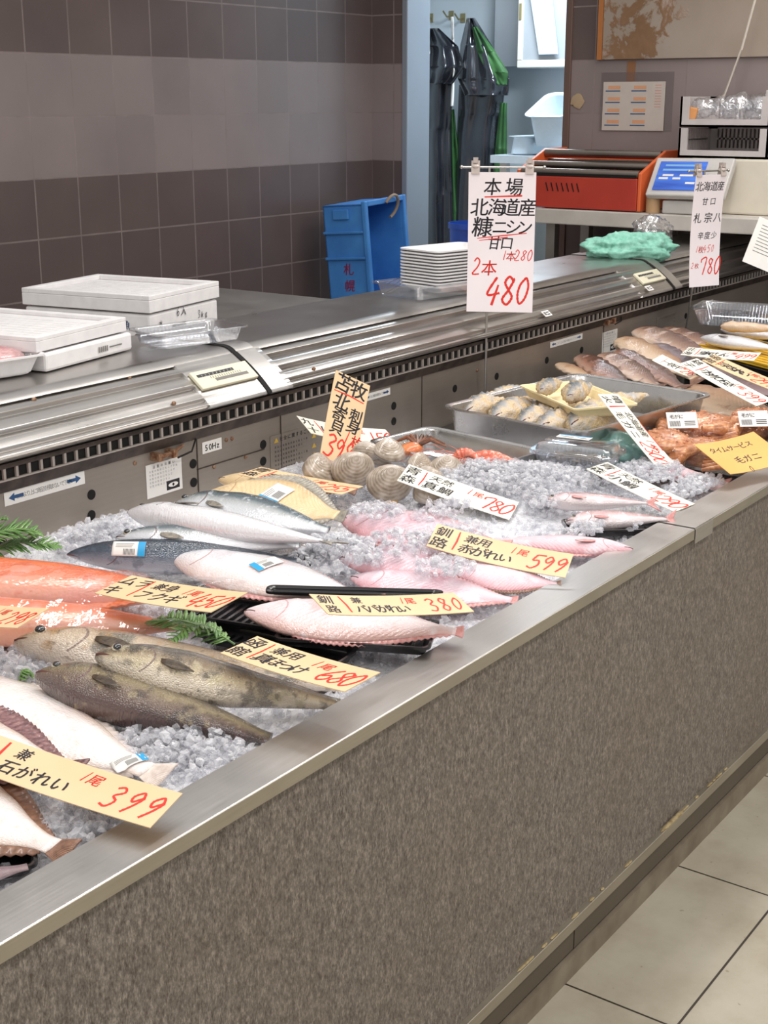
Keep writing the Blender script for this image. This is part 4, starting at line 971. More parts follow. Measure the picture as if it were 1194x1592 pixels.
# ------------------------------------------------------------------ bran-coated herring in the large tray
def branmat():
    m, nt, b = base('bran_herring')
    uv = N(nt, 'ShaderNodeUVMap'); sp = N(nt, 'ShaderNodeSeparateXYZ'); L(nt, uv.outputs[0], sp.inputs[0])
    n = noise(nt, coords(nt), 26, 5); n2 = noise(nt, coords(nt), 260, 3)
    c = ramp(nt, sp.outputs[1], [(.1, S(206, 200, 196)), (.5, S(176, 172, 170)), (.8, S(96, 104, 110)), (1, S(80, 86, 92))])
    br = ramp(nt, n2, [(.3, S(196, 164, 120)), (.6, S(226, 200, 158)), (.8, S(240, 222, 188))])
    f = ramp(nt, n, [(.42, (1, 1, 1)), (.62, (0, 0, 0))])
    L(nt, mix(nt, f, c, br), b.inputs['Base Color']); b.inputs['Roughness'].default_value = .5
    bump(nt, b, n2, .7, .004); return m
K['bran'] = branmat()
for lb, h_, t_, z, ta in [('bran-coated herring at the left end of the large tray', (724, 642), (806, 610), .772, .95), ('bran-coated herring lying alone in front of the cream tray', (766, 652), (846, 618), .765, 1.05), ('bare-backed herring showing a dark stripe under the cream tray', (808, 660), (888, 628), .768, 1.0),
                          ('crusty herring at the front corner of the large tray', (838, 666), (930, 636), .772, 1.1), ('grey-backed herring along the right front of the large tray', (886, 664), (985, 622), .775, 1.0), ('herring at the right end of the large tray with a pale belly', (930, 632), (1012, 612), .782, 1.0), ('herring hidden below the cream tray in the large tray', (815, 640), (905, 624), .758, 1.0),
                          ('herring lying across the back of the large tray', (862, 600), (960, 596), .765, .9), ('herring tucked behind the left end one in the large tray', (760, 622), (838, 600), .76, .9)]:
    fish('salted_herring', lb, 'herring', h_, t_, z, 'hokke', K['bran'], 'fin_grey', roll=74, tall=ta * 1.5, thick=1.5, eye=False, fins=False, pect=False, tailfin=None, lump=.28, lf=12)
cream = tray_at('foam_tray', 'small cream foam tray sitting on the herring in the large steel tray', 'tray', (893, 636), (806, 598), (962, 615), .818, .03, 'foamcream', slope=.5, rim=.006, th=.003, r=.014)
for lb, h_, t_ in [('crusted herring piece on the cream tray, the farther of the two', (838, 606), (876, 592)), ('crusted herring piece on the cream tray, the nearer of the two', (880, 616), (922, 596))]:
    fish('salted_herring', lb, 'herring', h_, t_, .828, 'round', K['bran'], 'fin_grey', roll=40, tall=1.5, thick=1.5, eye=False, fins=False, pect=False, tailfin=None, lump=.35, lf=14)

# ------------------------------------------------------------------ hairy crabs in film
M['crabfilm'] = clear('crab_film', tint=(1, 1, 1), amount=.02, rough=.08, bs=.8, bn=60, edge=.07)
M['hairycrab'] = mat('hairy_crab_shell', [(.3, S(140, 78, 44)), (.5, S(190, 118, 70)), (.7, S(222, 164, 116))], ns=60, rough=.38, coat=.5, bs=.7, bn=190, bd=.004)
M['hairyleg'] = mat('hairy_crab_leg', [(.3, S(146, 84, 46)), (.55, S(196, 128, 78)), (.8, S(230, 182, 134))], ns=90, rough=.38, coat=.5, bs=.6, bn=160, bd=.003)
def crab(label, px, py, z, s, yaw, sticker=None):
    c = P(px, py, z); root = thing('hairy_crab', label, 'crab', c, R(yaw))
    mb = MB(); mb.ball((0, 0, .03 * s), (.06 * s, .056 * s, .034 * s), 0, 28, 16, lambda d: 1 + .10 * mnoise.noise(d * 3.3) + .05 * mnoise.noise(d * 9))
    for i in range(90):
        a = rnd.uniform(0, 6.28); e = rnd.uniform(.1, 1.3); d = Vector((math.cos(a) * math.cos(e), math.sin(a) * math.cos(e), math.sin(e)))
        q = Vector((d.x * .06 * s, d.y * .056 * s, d.z * .034 * s + .03 * s)); mb.ball(q, rnd.uniform(.0022, .0042) * s, 0, 7, 4)
    mb.build('carapace', 'hairycrab', root)
    for sgn in (-1, 1):
        for k in range(4):                                  # legs folded up along the front
            y = -.012 * s - k * .013 * s
            mb = MB(); mb.tube([(sgn * .05 * s, .03 * s - k * .018 * s, .03 * s), (sgn * (.085 - .004 * k) * s, .0 - k * .014 * s, .042 * s), (sgn * .075 * s, -.05 * s - k * .008 * s, .04 * s - k * .006 * s), (sgn * .02 * s, -.074 * s - k * .004 * s, .034 * s - k * .008 * s)], [.011 * s, .0115 * s, .009 * s, .0045 * s], 10)
            mb.build('leg', 'hairyleg', root)
        mb = MB(); mb.tube([(sgn * .03 * s, -.05 * s, .03 * s), (sgn * .05 * s, -.07 * s, .05 * s), (sgn * .01 * s, -.085 * s, .05 * s)], [.012 * s, .015 * s, .006 * s], 10); mb.build('claw', 'hairyleg', root)
    mb = MB(); mb.ball((0, -.012 * s, .03 * s), (.098 * s, .088 * s, .045 * s), 0, 30, 14, lambda d: 1 + .05 * mnoise.noise(d * 4)); mb.build('plastic_wrap', 'crabfilm', root)
    if sticker:
        o = plate(.062 * s, .036 * s, .0006).build('label', 'white', root, smooth=False)
        o.matrix_local = Matrix.Translation(Vector(sticker[:3]) * s) @ Euler((R(sticker[3]), R(sticker[4]), R(sticker[5]))).to_matrix().to_4x4(); o['label'] = 'white barcode label'
        ik = Ink(.0008); q = s
        for i in range(10): ik.rect(-.026 * q + i * .0022 * q, -.026 * q + i * .0022 * q + .0011 * q, -.014 * q, -.002 * q, 0)
        ik.row('毛がに', -.02 * q, .008 * q, .010 * q, 0, jit=0); 
        for i in range(3): ik.rect(.004 * q, .026 * q, -.012 * q + i * .004 * q, -.0105 * q + i * .004 * q, 0)
        ik.mb.build('print', ['ink'], o, smooth=False)
crab('hairy crab in film with a white label, at the back of the three', 1085, 688, .715, 1.15, -70, (-.03, -.092, .066, 50, 0, 20))
crab('hairy crab in film next to the upright 2300 card', 1032, 715, .705, 1.1, -95)
crab('hairy crab in film cut by the photo edge, near the orange card', 1172, 682, .715, 1.15, -60, (-.02, -.095, .064, 50, 0, 10))
crab('hairy crab in film under the orange card by the rim', 1090, 722, .69, 1.0, -80)
M['teal'] = mat('teal_film', [(.3, S(96, 142, 136)), (.7, S(136, 176, 168))], ns=30, rough=.25, coat=.6, bs=.5, bn=40, bd=.01)
c = P(962, 718, .71); mb = MB(); mb.ball((0, 0, .03), (.05, .07, .04), 0, 30, 16, lambda d: 1 + .3 * mnoise.noise(d * 2.5) + .08 * mnoise.noise(d * 8))
o = mb.build('teal_bag', 'teal', smooth='all'); o.location = c; tag(o, 'crumpled teal plastic bag by the upright 2300 card', 'bag')

# far tray with yellow ribs, clear tray
M['yellowpl'] = mat('yellow_plastic', [(.3, S(206, 160, 34)), (.7, S(228, 186, 56))], ns=20, rough=.35)
a, b_ = P(1083, 536, .775), P(1235, 576, .775); X = (b_ - a).normalized(); Y = Vector((0, 0, 1)).cross(X)
root = frame('ribbed_tray', 'yellow ribbed plastic tray under the slim silver fish', 'tray', a, X, Y, Vector((0, 0, 1)))
mb = MB(); ln = (b_ - a).length; mb.bx(0, ln, -.02, .22, -.012, -.006)
for i in range(10): mb.bx(0, ln, -.02 + i * .026, -.02 + i * .026 + .014, -.006, .002)
mb.build('ribbed_base', 'yellowpl', root, smooth=False, bevel=.002)
o = MB().bx(-.02, ln, -.025, .23, -.106, -.014).build('tray_stand', 'blackpl', root, smooth=False, bevel=.003)
clear_pack('clear tray of crumb-coated fish at the far end of the case', (1165, 506), -80, .36, .20, .06, .80, rib=True)
# ferns
M['fern'] = mat('fern_green', [(.3, S(84, 126, 66)), (.6, S(124, 164, 92)), (.85, S(160, 192, 126))], ns=40, rough=.4, coat=.3)
def fern(label, base_px, tip_px, z0, z1, n=30, wl=.045):
    a, b_ = P(*base_px, z0), P(*tip_px, z1); d = b_ - a; ln = d.length; d.normalize(); s = d.cross(Vector((0, 0, 1))).normalized(); u = s.cross(d)
    mb = MB(); pts = [a + d * ln * t / 10 + u * .02 * math.sin(t / 10 * 3.1) for t in range(11)]; 
    root = thing('fern_frond', label, 'leaf', a); loc = lambda p: p - a
    MB().tube([loc(p) for p in pts], [.0016 * (1 - .07 * i) for i in range(11)], 6).build('stem', 'fern', root)
    for i in range(n):
        t = .08 + .9 * i / n; c = a + d * ln * t + u * .02 * math.sin(t * 3.1); w = wl * math.sin(math.pi * (.12 + .86 * t)) ** .8
        for sg in (-1, 1):
            q = (s * sg + d * .55 + u * rnd.uniform(-.15, .3)).normalized(); k = q.cross(u).normalized()
            v = []
            m_ = 6
            for j in range(m_ + 1):
                f = j / m_; hw = .0028 * math.sin(math.pi * (.1 + .88 * f)) * (1 + .3 * (j % 2))
                cc = c + q * w * f - u * .004 * f * f; v += [loc(cc + k * hw), loc(cc - k * hw)]
            mb.add(v, [(2 * j, 2 * j + 1, 2 * j + 3, 2 * j + 2) for j in range(m_)])
    mb.build('leaflets', 'fern', root, solid=.0006)
fern('fern frond at the left edge reaching over the ice, the lower one', (-40, 870), (98, 852), .735, .745, wl=.05)
fern('fern frond at the left edge against the back panel, the upper one', (-40, 850), (66, 832), .76, .77, wl=.055)
fern('short dark fern tip curling up at the left edge', (-30, 845), (16, 808), .76, .80, wl=.03, n=14)
fern('fern frond lying behind the pale blotched greenfish, beneath the 450 card', (365, 1002), (228, 968), .735, .745, wl=.04)
fern('second fern frond crossing between the greenfish and the black tray', (345, 985), (262, 1000), .745, .755, wl=.034, n=16)
fern('tiny sprig of green lying in the ice by the white flatfish', (30, 1066), (52, 1057), .725, .728, wl=.012, n=8)
# film over the orange fish
a = P(30, 905, .775); mb = MB()
def filmf(p, q):
    c = P(-120, 925, .75).lerp(P(318, 938, .75), p); return Vector((c.x + (q - .5) * .26, c.y, .725 + .082 * math.sin(math.pi * (.04 + .92 * q)) ** .6 * (1 - .35 * p) + .006 * mnoise.noise(Vector((p * 14, q * 9, 1)))))
mb.grid(filmf, 50, 30); tag(mb.build('plastic_film', 'film', smooth='all', solid=.0004), 'clear shiny plastic film wrapped over the two orange fish', 'film')
# ------------------------------------------------------------------ price cards
def card(name, label, loc, rot, w, h, m, draw, curl=.0, along='x', cat='price card', lift=0):
    if lift:                                    # raised to clear what it lies on
        loc = Vector(loc); k = (CAM.z - loc.z - lift) / (CAM.z - loc.z); loc = CAM + (loc - CAM) * k; w *= k; h *= k
    root = plate(w, h, curl=curl, along=along).build(name, m, None)
    root.location = loc; root.rotation_euler = [R(a) for a in rot]; tag(root, label, cat)
    ik = Ink(); draw(ik, w, h); curl_ink(ik, w, h, curl, along)
    ik.mb.build('lettering', ['ink', 'red'], root, smooth=False)
    return root
def std(place, kind, name, price, big=.62, unit='1尾', left=.12, extra=None):
    """origin at the left, red stroke, kind over name, unit and price in red on the right"""
    def d(ik, w, h):
        s = h * .40
        for i, ch in enumerate(place): ik.char(ch, -w * .43 + (i // 2) * s * 1.0, h * (.25 - .47 * (i % 2)), s * 1.05, 0, off=.022)
        x = -w * .5 + w * (.06 + left) + (len(place) > 2) * w * .06
        ik.line([(x, h * .42, ik.z), (x + w * .004, 0, ik.z), (x - w * .004, -h * .36, ik.z)], w * .007, 1)
        n = len(name)
        if kind: ik.row(kind, x + w * .10, h * .25, s * .85, 0, off=.022)
        ik.row(name, x + w * .085, -h * (.17 if kind else .02), s * (1.02 if kind else 1.25), 0, dx=min(s * 1.05, w * .29 / max(1, n - 1) if n > 1 else s), off=.024)
        ik.row(unit, w * .09, h * .2, s * .75, 1, dx=s * .6)
        ik.row(price, w * .44 - w * .088 * (len(price) - 1), -h * .1, h * big, 1, dx=w * .088)
    return d
CARDS = [
 ('long tan card marked 399 propped over the white flatfish at the near end', (.9823, .2013, .7329), (11.9, 3.2, -81.6), .306, .064, 'card_tan', std('活〆', '兼', '石がれい', '399'), .004),
 ('tan card marked 680 on the greenfish at the rim', (1.3624, .1452, .7602), (.5, -.2, -91.6), .222, .077, 'card_tan', std('函館', '兼用', '真ほっけ', '680'), .003),
 ('tan card marked 450 leaning on the orange fish', (1.4423, .4644, .7712), (5.5, -6.0, -92.3), .258, .080, 'card_tan', std('ムキラ', '兼身', 'フクギ', '450'), .003),
 ('tan card with a red price on the orange fish at the left edge', (1.2162, .6223, .7732), (10, -9.1, -90.9), .228, .062, 'card_tan', std('根室', '', '赤魚', '298'), .003),
 ('tan card marked 380 standing up on the pinkish flatfish', (1.5871, .1455, .7784), (12.1, 10.6, -22.1), .262, .060, 'card_tan', std('釧路', '兼', 'ババがれい', '380'), .004),
 ('tan card marked 599 on the pink flatfish', (1.9453, .1743, .7596), (17.5, 8.1, -70.7), .242, .069, 'card_tan', std('釧路', '兼用', '赤がれい', '599'), .006),
 ('tan card slanting behind the tan flatfish, its price ending in 55', (2.1036, .7391, .7614), (-2.4, 1.9, -84.1), .248, .084, 'card_tan', std('青森', '', '宗八かれい', '255'), .002),
 ('pale card marked 150 lying on the clams behind the upright card', (2.398, .8368, .7912), (19.0, 14.7, -21.1), .241, .077, 'card_white', std('九十', '', 'はまぐり', '150'), .006),
 ('white card marked 780 for sea bream sloping over the heaped ice', (2.2517, .4543, .7503), (12.0, 15.2, -71.0), .237, .076, 'card_white', std('青森', '天然', '真鯛', '780'), .002),
 ('white card sloping over the small silvery bream at the rim', (2.4981, .1754, .75), (-.4, 13.5, -96.5), .215, .078, 'card_white', std('青森', '天然', '小鯛', '290'), .002),
 ('white card marked 399 on the drying fish', (3.4365, .3777, .7905), (4.3, 17.9, -101.3), .253, .075, 'card_white', std('銚子', '', 'ホッケひらき', '399'), .002),
 ('small pink-printed white card on the pale belly of a dried fish', (3.537, .5633, .7969), (10.8, 14.8, -97.3), .127, .050, 'card_white', std('', '', '一夜干', '298'), .002),
 ('pale card lying across the yellow tray at the far end', (3.8297, .5533, .7893), (9.7, -.7, -85.8), .218, .072, 'card_white', std('北海', '', '身欠にしん', '499'), .002),
 ('tan card sloping behind the white 399 card at the far end', (3.6008, .3999, .7894), (5.3, 15.9, -92.6), .207, .074, 'card_tan', std('函館', '', '宗八かれい', '299'), .002),
]
LIFT = [.026, .035, .035, .03, .03, .004, .006, -.016, .004, .006, .02, .03, .02, .014]
for (lb, loc, rot, w, h, m, d, cu), lf in zip(CARDS, LIFT): card('price_card', lb, loc, rot, w, h, m, d, cu, lift=lf)
def d_hokki(ik, w, h):
    s = w * .46
    for i, ch in enumerate('苫牧'): ik.char(ch, -w * .22 + i * w * .44, h * .40 - i * h * .01, s, 0, off=.024)
    ik.line([(-w * .44, h * .28, ik.z), (0, h * .285, ik.z), (w * .42, h * .27, ik.z)], w * .016, 1)
    for i, ch in enumerate('北寄貝'): ik.char(ch, -w * .18, h * (.19 - .150 * i), s * .95, 0, off=.02)
    for i, ch in enumerate('刺身'): ik.char(ch, w * .26, h * (.10 - .13 * i), s * .85, 0, off=.024)
    ik.row('1枚', w * .14, -h * .19, s * .75, 1, dx=s * .62)
    ik.row('399', -w * .28, -h * .36, s * 1.25, 1, dx=s * .6)
card('price_card', 'tall tan card marked 399 standing upright among the clams', (2.3488, .8093, .8330), (59.9, 27.4, -29.9), .092, .209, 'card_tan', d_hokki, .002, 'y')
def d_kegani(ik, w, h):
    s = h * .42
    for i, ch in enumerate('噴火'): ik.char(ch, -w * .42 + .0 * i, h * (.24 - .46 * i), s, 0, off=.022)
    ik.line([(-w * .33, h * .4, ik.z), (-w * .325, -h * .4, ik.z)], h * .03, 1)
    ik.row('北海道産', -w * .2, h * .24, s * .8, 0, off=.022); ik.row('毛ガニ', -w * .2, -h * .2, s * 1.0, 0, off=.022, dx=s * 1.15)
    ik.line([(-w * .1, h * .47, ik.z), (w * .3, h * .47, ik.z)], h * .02, 1)
    ik.row('1杯', w * .17, h * .2, s * .8, 1); ik.row('2300', w * .22, -h * .1, s * 1.5, 1, dx=w * .075)
card('price_card', 'white card marked 2300 leaning upright on the large steel tray', (2.7617, .3131, .8000), (-8.7, 31.6, -112.7), .234, .065, 'card_white', d_kegani, .002)
def d_time(ik, w, h):
    ik.row('タイムサービス', -w * .34, h * .24, h * .18, 0, dx=w * .1, off=.016); ik.row('毛ガニ', -w * .12, -h * .14, h * .22, 0, dx=w * .14, off=.016)
    ik.row('0', -w * .1, -h * .46, h * .16, 0)
card('price_card', 'orange card with black writing lying on the hairy crabs at the rim', (2.7702, .0699, .7780), (22.2, -.8, -19.6), .187, .112, 'card_orange', d_time, .006)

# ------------------------------------------------------------------ hanging signs on wire stands
M['wire'] = steel('stand_wire', S(190, 186, 180), .3, (20, 20, 20))
M['clip'] = mat('clear_clip', S(214, 200, 192), rough=.2, trans=.4, coat=.5)
def sign(label, top_l, top_r, bot_r, bot_l, depth_x, pole_px, draw, curl=.0, dxy=None):
    X0 = depth_x; a = PX(*top_l, X0)
    yaw = dxy; dx = Vector((math.cos(R(yaw)), math.sin(R(yaw)), 0))
    # width: where the ray through the other top corner meets the plane of the sheet
    n = Vector((-dx.y, dx.x, 0)); r = _ray(*top_r); t = (a - CAM).dot(n) / r.dot(n); b_ = CAM + r * t; w = (b_ - a).length
    r = _ray((bot_l[0] + bot_r[0]) / 2, (bot_l[1] + bot_r[1]) / 2); t = (a - CAM).dot(n) / r.dot(n); h = ((a + b_) / 2 - (CAM + r * t)).z
    ctr = (a + b_) / 2; zt = ctr.z
    stand = thing('sign_stand', label[1], 'sign stand', (0, 0, 0))
    foot = P(*pole_px, .70); pole = Vector((ctr.x, ctr.y, 0)) + n * .004 * (1 if n.dot(CAM - ctr) < 0 else -1)
    off = -n if n.dot(CAM - ctr) > 0 else n
    pb = PX(pole_px[0], pole_px[1], ctr.x + .01)
    back = off * .006
    px_ = foot.x if label[2] else ctr.x
    foot3 = Vector((pb.x, pb.y, .67)); mid = ctr + dx * ((pb - ctr).dot(dx)) + back
    mb = MB(); mb.tube([foot3, Vector((mid.x, mid.y, zt - h * .6)), Vector((mid.x, mid.y, zt + .012))], .0035, 8); mb.build('pole', 'wire', stand)
    mb = MB(); c2 = ctr + back + Vector((0, 0, .012)); mb.tube([c2 - dx * (w / 2 + .02), c2 + dx * (w / 2 + .02)], .003, 8)
    for s_ in (-1, 1): mb.ball(c2 + dx * s_ * (w / 2 + .02), .005, 0, 10, 6)
    mb.build('crossbar', 'wire', stand)
    mb = MB(); mb.lathe = None
    MB().box((foot3.x, foot3.y, .672), (.09, .05, .008)).build('foot_plate', 'wire', stand, smooth=False, bevel=.003)
    for s_ in (-1, 1):
        cl = MB(); c3 = ctr + dx * s_ * w * .40 + Vector((0, 0, .008))
        Q = Matrix((dx, n, Vector((0, 0, 1)))).transposed()
        for e in (-1, 1):
            cl.box(c3 + n * e * .006 + Vector((0, 0, .004)), (.022, .003, .034), 0, Q @ Euler((R(12 * e), 0, R(0))).to_matrix())
        cl.ball(c3 + Vector((0, 0, .006)), (.012, .012, .008), 0, 12, 8)
        cl.box(c3 + Vector((0, 0, .022)), (.012, .02, .014), 0, Q); cl.build('clip', 'clip', stand)
    sh = plate(w, h, .0008, curl=curl, along='y').build('hanging_sign', 'sheet', None)
    fz = -n if n.dot(CAM - ctr) < 0 else n
    fx = Vector((0, 0, 1)).cross(fz)
    sh.matrix_world = Matrix.Translation(ctr - Vector((0, 0, h / 2))) @ Matrix((fx, Vector((0, 0, 1)), fz)).transposed().to_4x4()
    tag(sh, label[0], 'sign'); ik = Ink(.0006); draw(ik, w, h); curl_ink(ik, w, h, curl, 'y'); ik.mb.build('lettering', ['ink', 'red'], sh, smooth=False)
def d480(ik, w, h):
    s = w * .28
    for ch, x in (('本', -.14), ('場', .18)): ik.char(ch, w * x, h * .40, s, 0, jit=.5)
    ik.line([(-w * .26, h * .325, ik.z), (w * .30, h * .335, ik.z)], w * .012, 1)
    for ch, x in zip('北海道産', (-.33, -.07, .13, .38)): ik.char(ch, w * x, h * .255, s, 0, jit=.5)
    for ch, x in zip('糠ニシン', (-.28, -.02, .18, .36)): ik.char(ch, w * x, h * .115, s * (1.2 if ch == '糠' else .9), 0, jit=.5)
    ik.line([(-w * .36, h * .03, ik.z), (0, h * .05, ik.z), (w * .38, h * .07, ik.z)], w * .008, 1); ik.line([(-w * .33, h * .015, ik.z), (w * .1, h * .04, ik.z)], w * .007, 1)
    for ch, x in zip('甘口', (-.1, .09)): ik.char(ch, w * x, -h * .0, s * .75, 0, jit=.5)
    ik.row('1本280', w * .06, -h * .095, s * .55, 1, dx=w * .095); ik.row('2本', -w * .36, -h * .18, s * .9, 1, dx=w * .19)
    ik.row('480', -w * .10, -h * .36, s * 1.45, 1, dx=w * .225)
sign(('white hanging sign marked 480 for bran herring', 'wire stand with clips holding the 480 sign', 0), (729, 267), (834, 268), (826, 484), (724, 485), 3.17, (755, 590), d480, .01, -62)
def d780(ik, w, h):
    s = w * .25
    for ch, x in zip('北海道産', (-.34, -.1, .14, .36)): ik.char(ch, w * x, h * .40, s, 0, jit=.5)
    for ch, x in zip('甘口', (-.1, .16)): ik.char(ch, w * x, h * .265, s * .8, 0, jit=.5)
    for ch, x in zip('札宗八', (-.3, .05, .36)): ik.char(ch, w * x, h * .12, s * 1.1, 0, jit=.5)
    for ch, x in zip('辛度少', (-.16, .06, .28)): ik.char(ch, w * x, -h * .04, s * .8, 0, jit=.5)
    ik.row('1枚450', -w * .26, -h * .165, s * .72, 1, dx=w * .13); ik.row('2枚', -w * .4, -h * .31, s * .6, 1, dx=w * .14); ik.row('780', -w * .04, -h * .33, s * 1.7, 1, dx=w * .24)
sign(('narrow white hanging sign marked 780', 'wire stand with clips holding the narrow 780 sign', 0), (1080, 272), (1127, 271), (1125, 439), (1078, 449), 4.35, (1062, 517), d780, .01, -25)
# small code label hanging at the right edge
a = PX(1180, 360, 4.9); o = plate(.16, .17, .0008).build('label_sheet', 'white', None, smooth=False)
o.matrix_world = Matrix.Translation(PX(1200, 385, 4.75)) @ Euler((R(70), R(22), R(-58))).to_matrix().to_4x4()
tag(o, 'white printed label sheet hanging at the right edge over the hood', 'label')
ik = Ink(.0007)
for r_ in range(9): ik.rect(-.06, -.01 + .02 * (r_ % 3), .06 - r_ * .012, .0625 - r_ * .012, 0)
ik.mb.build('print', ['greyink'], o, smooth=False)
# ------------------------------------------------------------------ things on the hood
ZH = .979
M['foambox'] = mat('foam_box', [(.3, S(214, 211, 211)), (.7, S(226, 223, 222))], ns=30, rough=.6, bs=.05, bn=240)
def foam_box(label, zbase, corner, lx, ly, hb, hl, yaw, prints, lidshift=(0, 0)):
    """corner = world xy of the near right-hand bottom corner; box runs back along -x' and y'"""
    root = thing('foam_box', label, 'box', (corner[0], corner[1], zbase), R(yaw))
    body = MB(); t = .022
    body.bx(-lx, 0, 0, ly, 0, hb - .004)
    bo = body.build('body', 'foambox', root, smooth=False, bevel=.006)
    lid = MB(); a, b_ = lidshift; e = .004
    x0, x1, y0, y1 = -lx - e + a, e + a, -e + b_, ly + e + b_
    lid.bx(x0, x1, y0, y1, hb, hb + hl * .72)
    for q in ((x0, x1, y0, y0 + .022), (x0, x1, y1 - .022, y1)): lid.bx(q[0], q[1], q[2], q[3], hb + hl * .72, hb + hl)
    for q in ((x0, x0 + .022), (x1 - .022, x1)): lid.bx(q[0], q[1], y0 + .022, y1 - .022, hb + hl * .72, hb + hl)
    n = 9
    for i in range(n): lid.bx(x0 + .03 + i * (x1 - x0 - .08) / n, x0 + .05 + i * (x1 - x0 - .08) / n, y0 + .03, y1 - .03, hb + hl * .72, hb + hl * .80)
    lo = lid.build('lid', 'foambox', root, smooth=False, bevel=.004)
    prints(bo, lx, ly, hb)
    return root
def face_print(parent, draw, mats, pos, face, w, h):
    ik = Ink(.0012); draw(ik, w, h); o = ik.mb.build('print', mats, parent, smooth=False)
    rot = Matrix.Rotation(R(90), 4, 'X') if face == 'front' else Matrix.Rotation(R(-90), 4, 'Z') @ Matrix.Rotation(R(90), 4, 'X')
    o.matrix_local = Matrix.Translation(pos) @ rot
def pr_tall(bo, lx, ly, hb):
    def a(ik, w, h): ik.row('北海道鮮魚', -w * .1, -h * .02, h * .55, 0, dx=w * .12, jit=0); ik.rect(-w * .45, -w * .15, -h * .1, h * .15, 1); ik.rect(-w * .48, -w * .44, -h * .1, h * .3, 0)
    face_print(bo, a, ['blueink', 'rust'], (-lx, ly * .45, hb * .6), 'side', ly * .7, .045)
    def b_(ik, w, h): ik.row('6入', -w * .12, h * .1, h * .26, 0, dx=w * .09); ik.row('3kg', w * .22, -h * .12, h * .22, 0, dx=w * .06); ik.row('水', -w * .4, -h * .1, h * .2, 0); ik.rect(-w * .22, w * .0, -h * .28, -h * .2, 1)
    face_print(bo, b_, ['ink', 'greyink'], (-lx * .5, -.001, hb * .72), 'front', lx * .9, .09)
# taller box: near vertical edge at pixel x=231, stands on the bench behind the hood
M['benchm'] = steel('bench_steel', S(180, 176, 170), .35)
bench = thing('work_bench', 'stainless work bench behind the fish case carrying the foam boxes', 'bench')
MB().bx(1.6, 3.3, 1.375, 2.05, .90, .93).build('top', 'benchm', bench, smooth=False, bevel=.003)
for x in (1.64, 3.26):
    for y in (1.41, 2.01): MB().bx(x - .02, x + .02, y - .02, y + .02, 0, .90).build('leg', 'benchm', bench, smooth=False)
ctr_n = PY(231, 460, 1.43); zt_ = ctr_n.z; ctr_r, ctr_l = P(337, 437, zt_), P(36, 426, zt_)
yawb = math.degrees(math.atan2(ctr_r.y - ctr_n.y, ctr_r.x - ctr_n.x))
lx_ = (ctr_r - ctr_n).length; ly_ = .375
foam_box('tall white foam box with a ribbed lid and marker scribbles, at the back wall', .931, (ctr_r.x, ctr_r.y), lx_, ly_, zt_ - .931 - .042, .042, yawb, pr_tall)
n2, r2, l2 = P(69, 529, 1.045), P(204, 497, 1.045), P(-95, 478, 1.045)
yb2 = math.degrees(math.atan2(r2.y - n2.y, r2.x - n2.x))
def pr_low(bo, lx, ly, hb):
    def a(ik, w, h):
        for i in range(5): ik.rect(-w * .3 + i * w * .06, -w * .3 + i * w * .06 + w * .035, -h * .3, h * .1, 0)
        ik.rect(w * .02, w * .4, -h * .12, -h * .02, 1)
    face_print(bo, a, ['greyink', 'greyink'], (-lx * .3, -.001, hb * .5), 'front', lx * .4, .03)
foam_box('low white foam box with a wide lid, at the left edge of the hood', ZH + .001, (r2.x, r2.y), max(.26, (r2 - n2).length), .38, .042, .030, yb2, pr_low, (-.015, .01))
# open clear tray on the hood
clear_pack('empty ribbed clear tray standing on the hood beside the foam boxes', (294, 532), -12, .235, .15, .035, ZH + .002, name='clear_tray', cat='tray')
# pink packed tray at the left edge
M['mince'] = mat('pink_meat', [(.3, S(208, 150, 152)), (.7, S(226, 180, 178))], ns=50, rough=.3, coat=.6, bs=.5, bn=60, bd=.006)
c = P(-20, 585, ZH + .002); root = thing('foam_tray', 'white foam tray of pink seafood at the left edge of the hood', 'tray', (c.x, c.y, ZH + .001), R(-8))
traymesh(.20, .13, .042, slope=.5, rim=.008, th=.003, r=.018).build('tray', 'foam', root)
mb = MB(); mb.ball((0, 0, .03), (.085, .05, .03), 0, 26, 12, lambda d: 1 + .12 * mnoise.noise(d * 5)); mb.build('filling', 'mince', root)
mb = MB(); mb.grid(lambda a, b_: Vector(((a - .5) * .192, (b_ - .5) * .122, .0435 + .018 * math.sin(math.pi * a) * math.sin(math.pi * b_) + .002 * mnoise.noise(Vector((a * 9, b_ * 9, 0))))), 24, 16); mb.build('film', 'film', root, solid=.0004)
# stack of white foam trays in a clear tray
c = P(672, 458, ZH); yaw = -12
ct = thing('clear_tray', 'clear tray under the stack of white foam trays', 'tray', (c.x, c.y, ZH + .001), R(yaw))
traymesh(.30, .20, .04, slope=.5, rim=.012, th=.0009, r=.02).build('tray', 'clear', ct)
base_t = MB()
proto = None
c = P(698, 452, ZH)
for i in range(12):
    if proto is None:
        proto = thing('foam_tray', 'white foam tray, one of the neat stack behind the 480 sign', 'tray', (c.x, c.y, ZH + .006), R(yaw), 'stacked white foam trays')
        traymesh(.25, .165, .022, slope=.8, rim=.008, th=.003, r=.02).build('tray', 'foam', proto)
    else:
        r_ = proto.copy(); COL.objects.link(r_); r_.location.z = ZH + .006 + i * .0088; r_.rotation_euler.z = R(yaw + rnd.uniform(-.6, .6))
        for ch in list(proto.children): q = ch.copy(); COL.objects.link(q); q.parent = r_
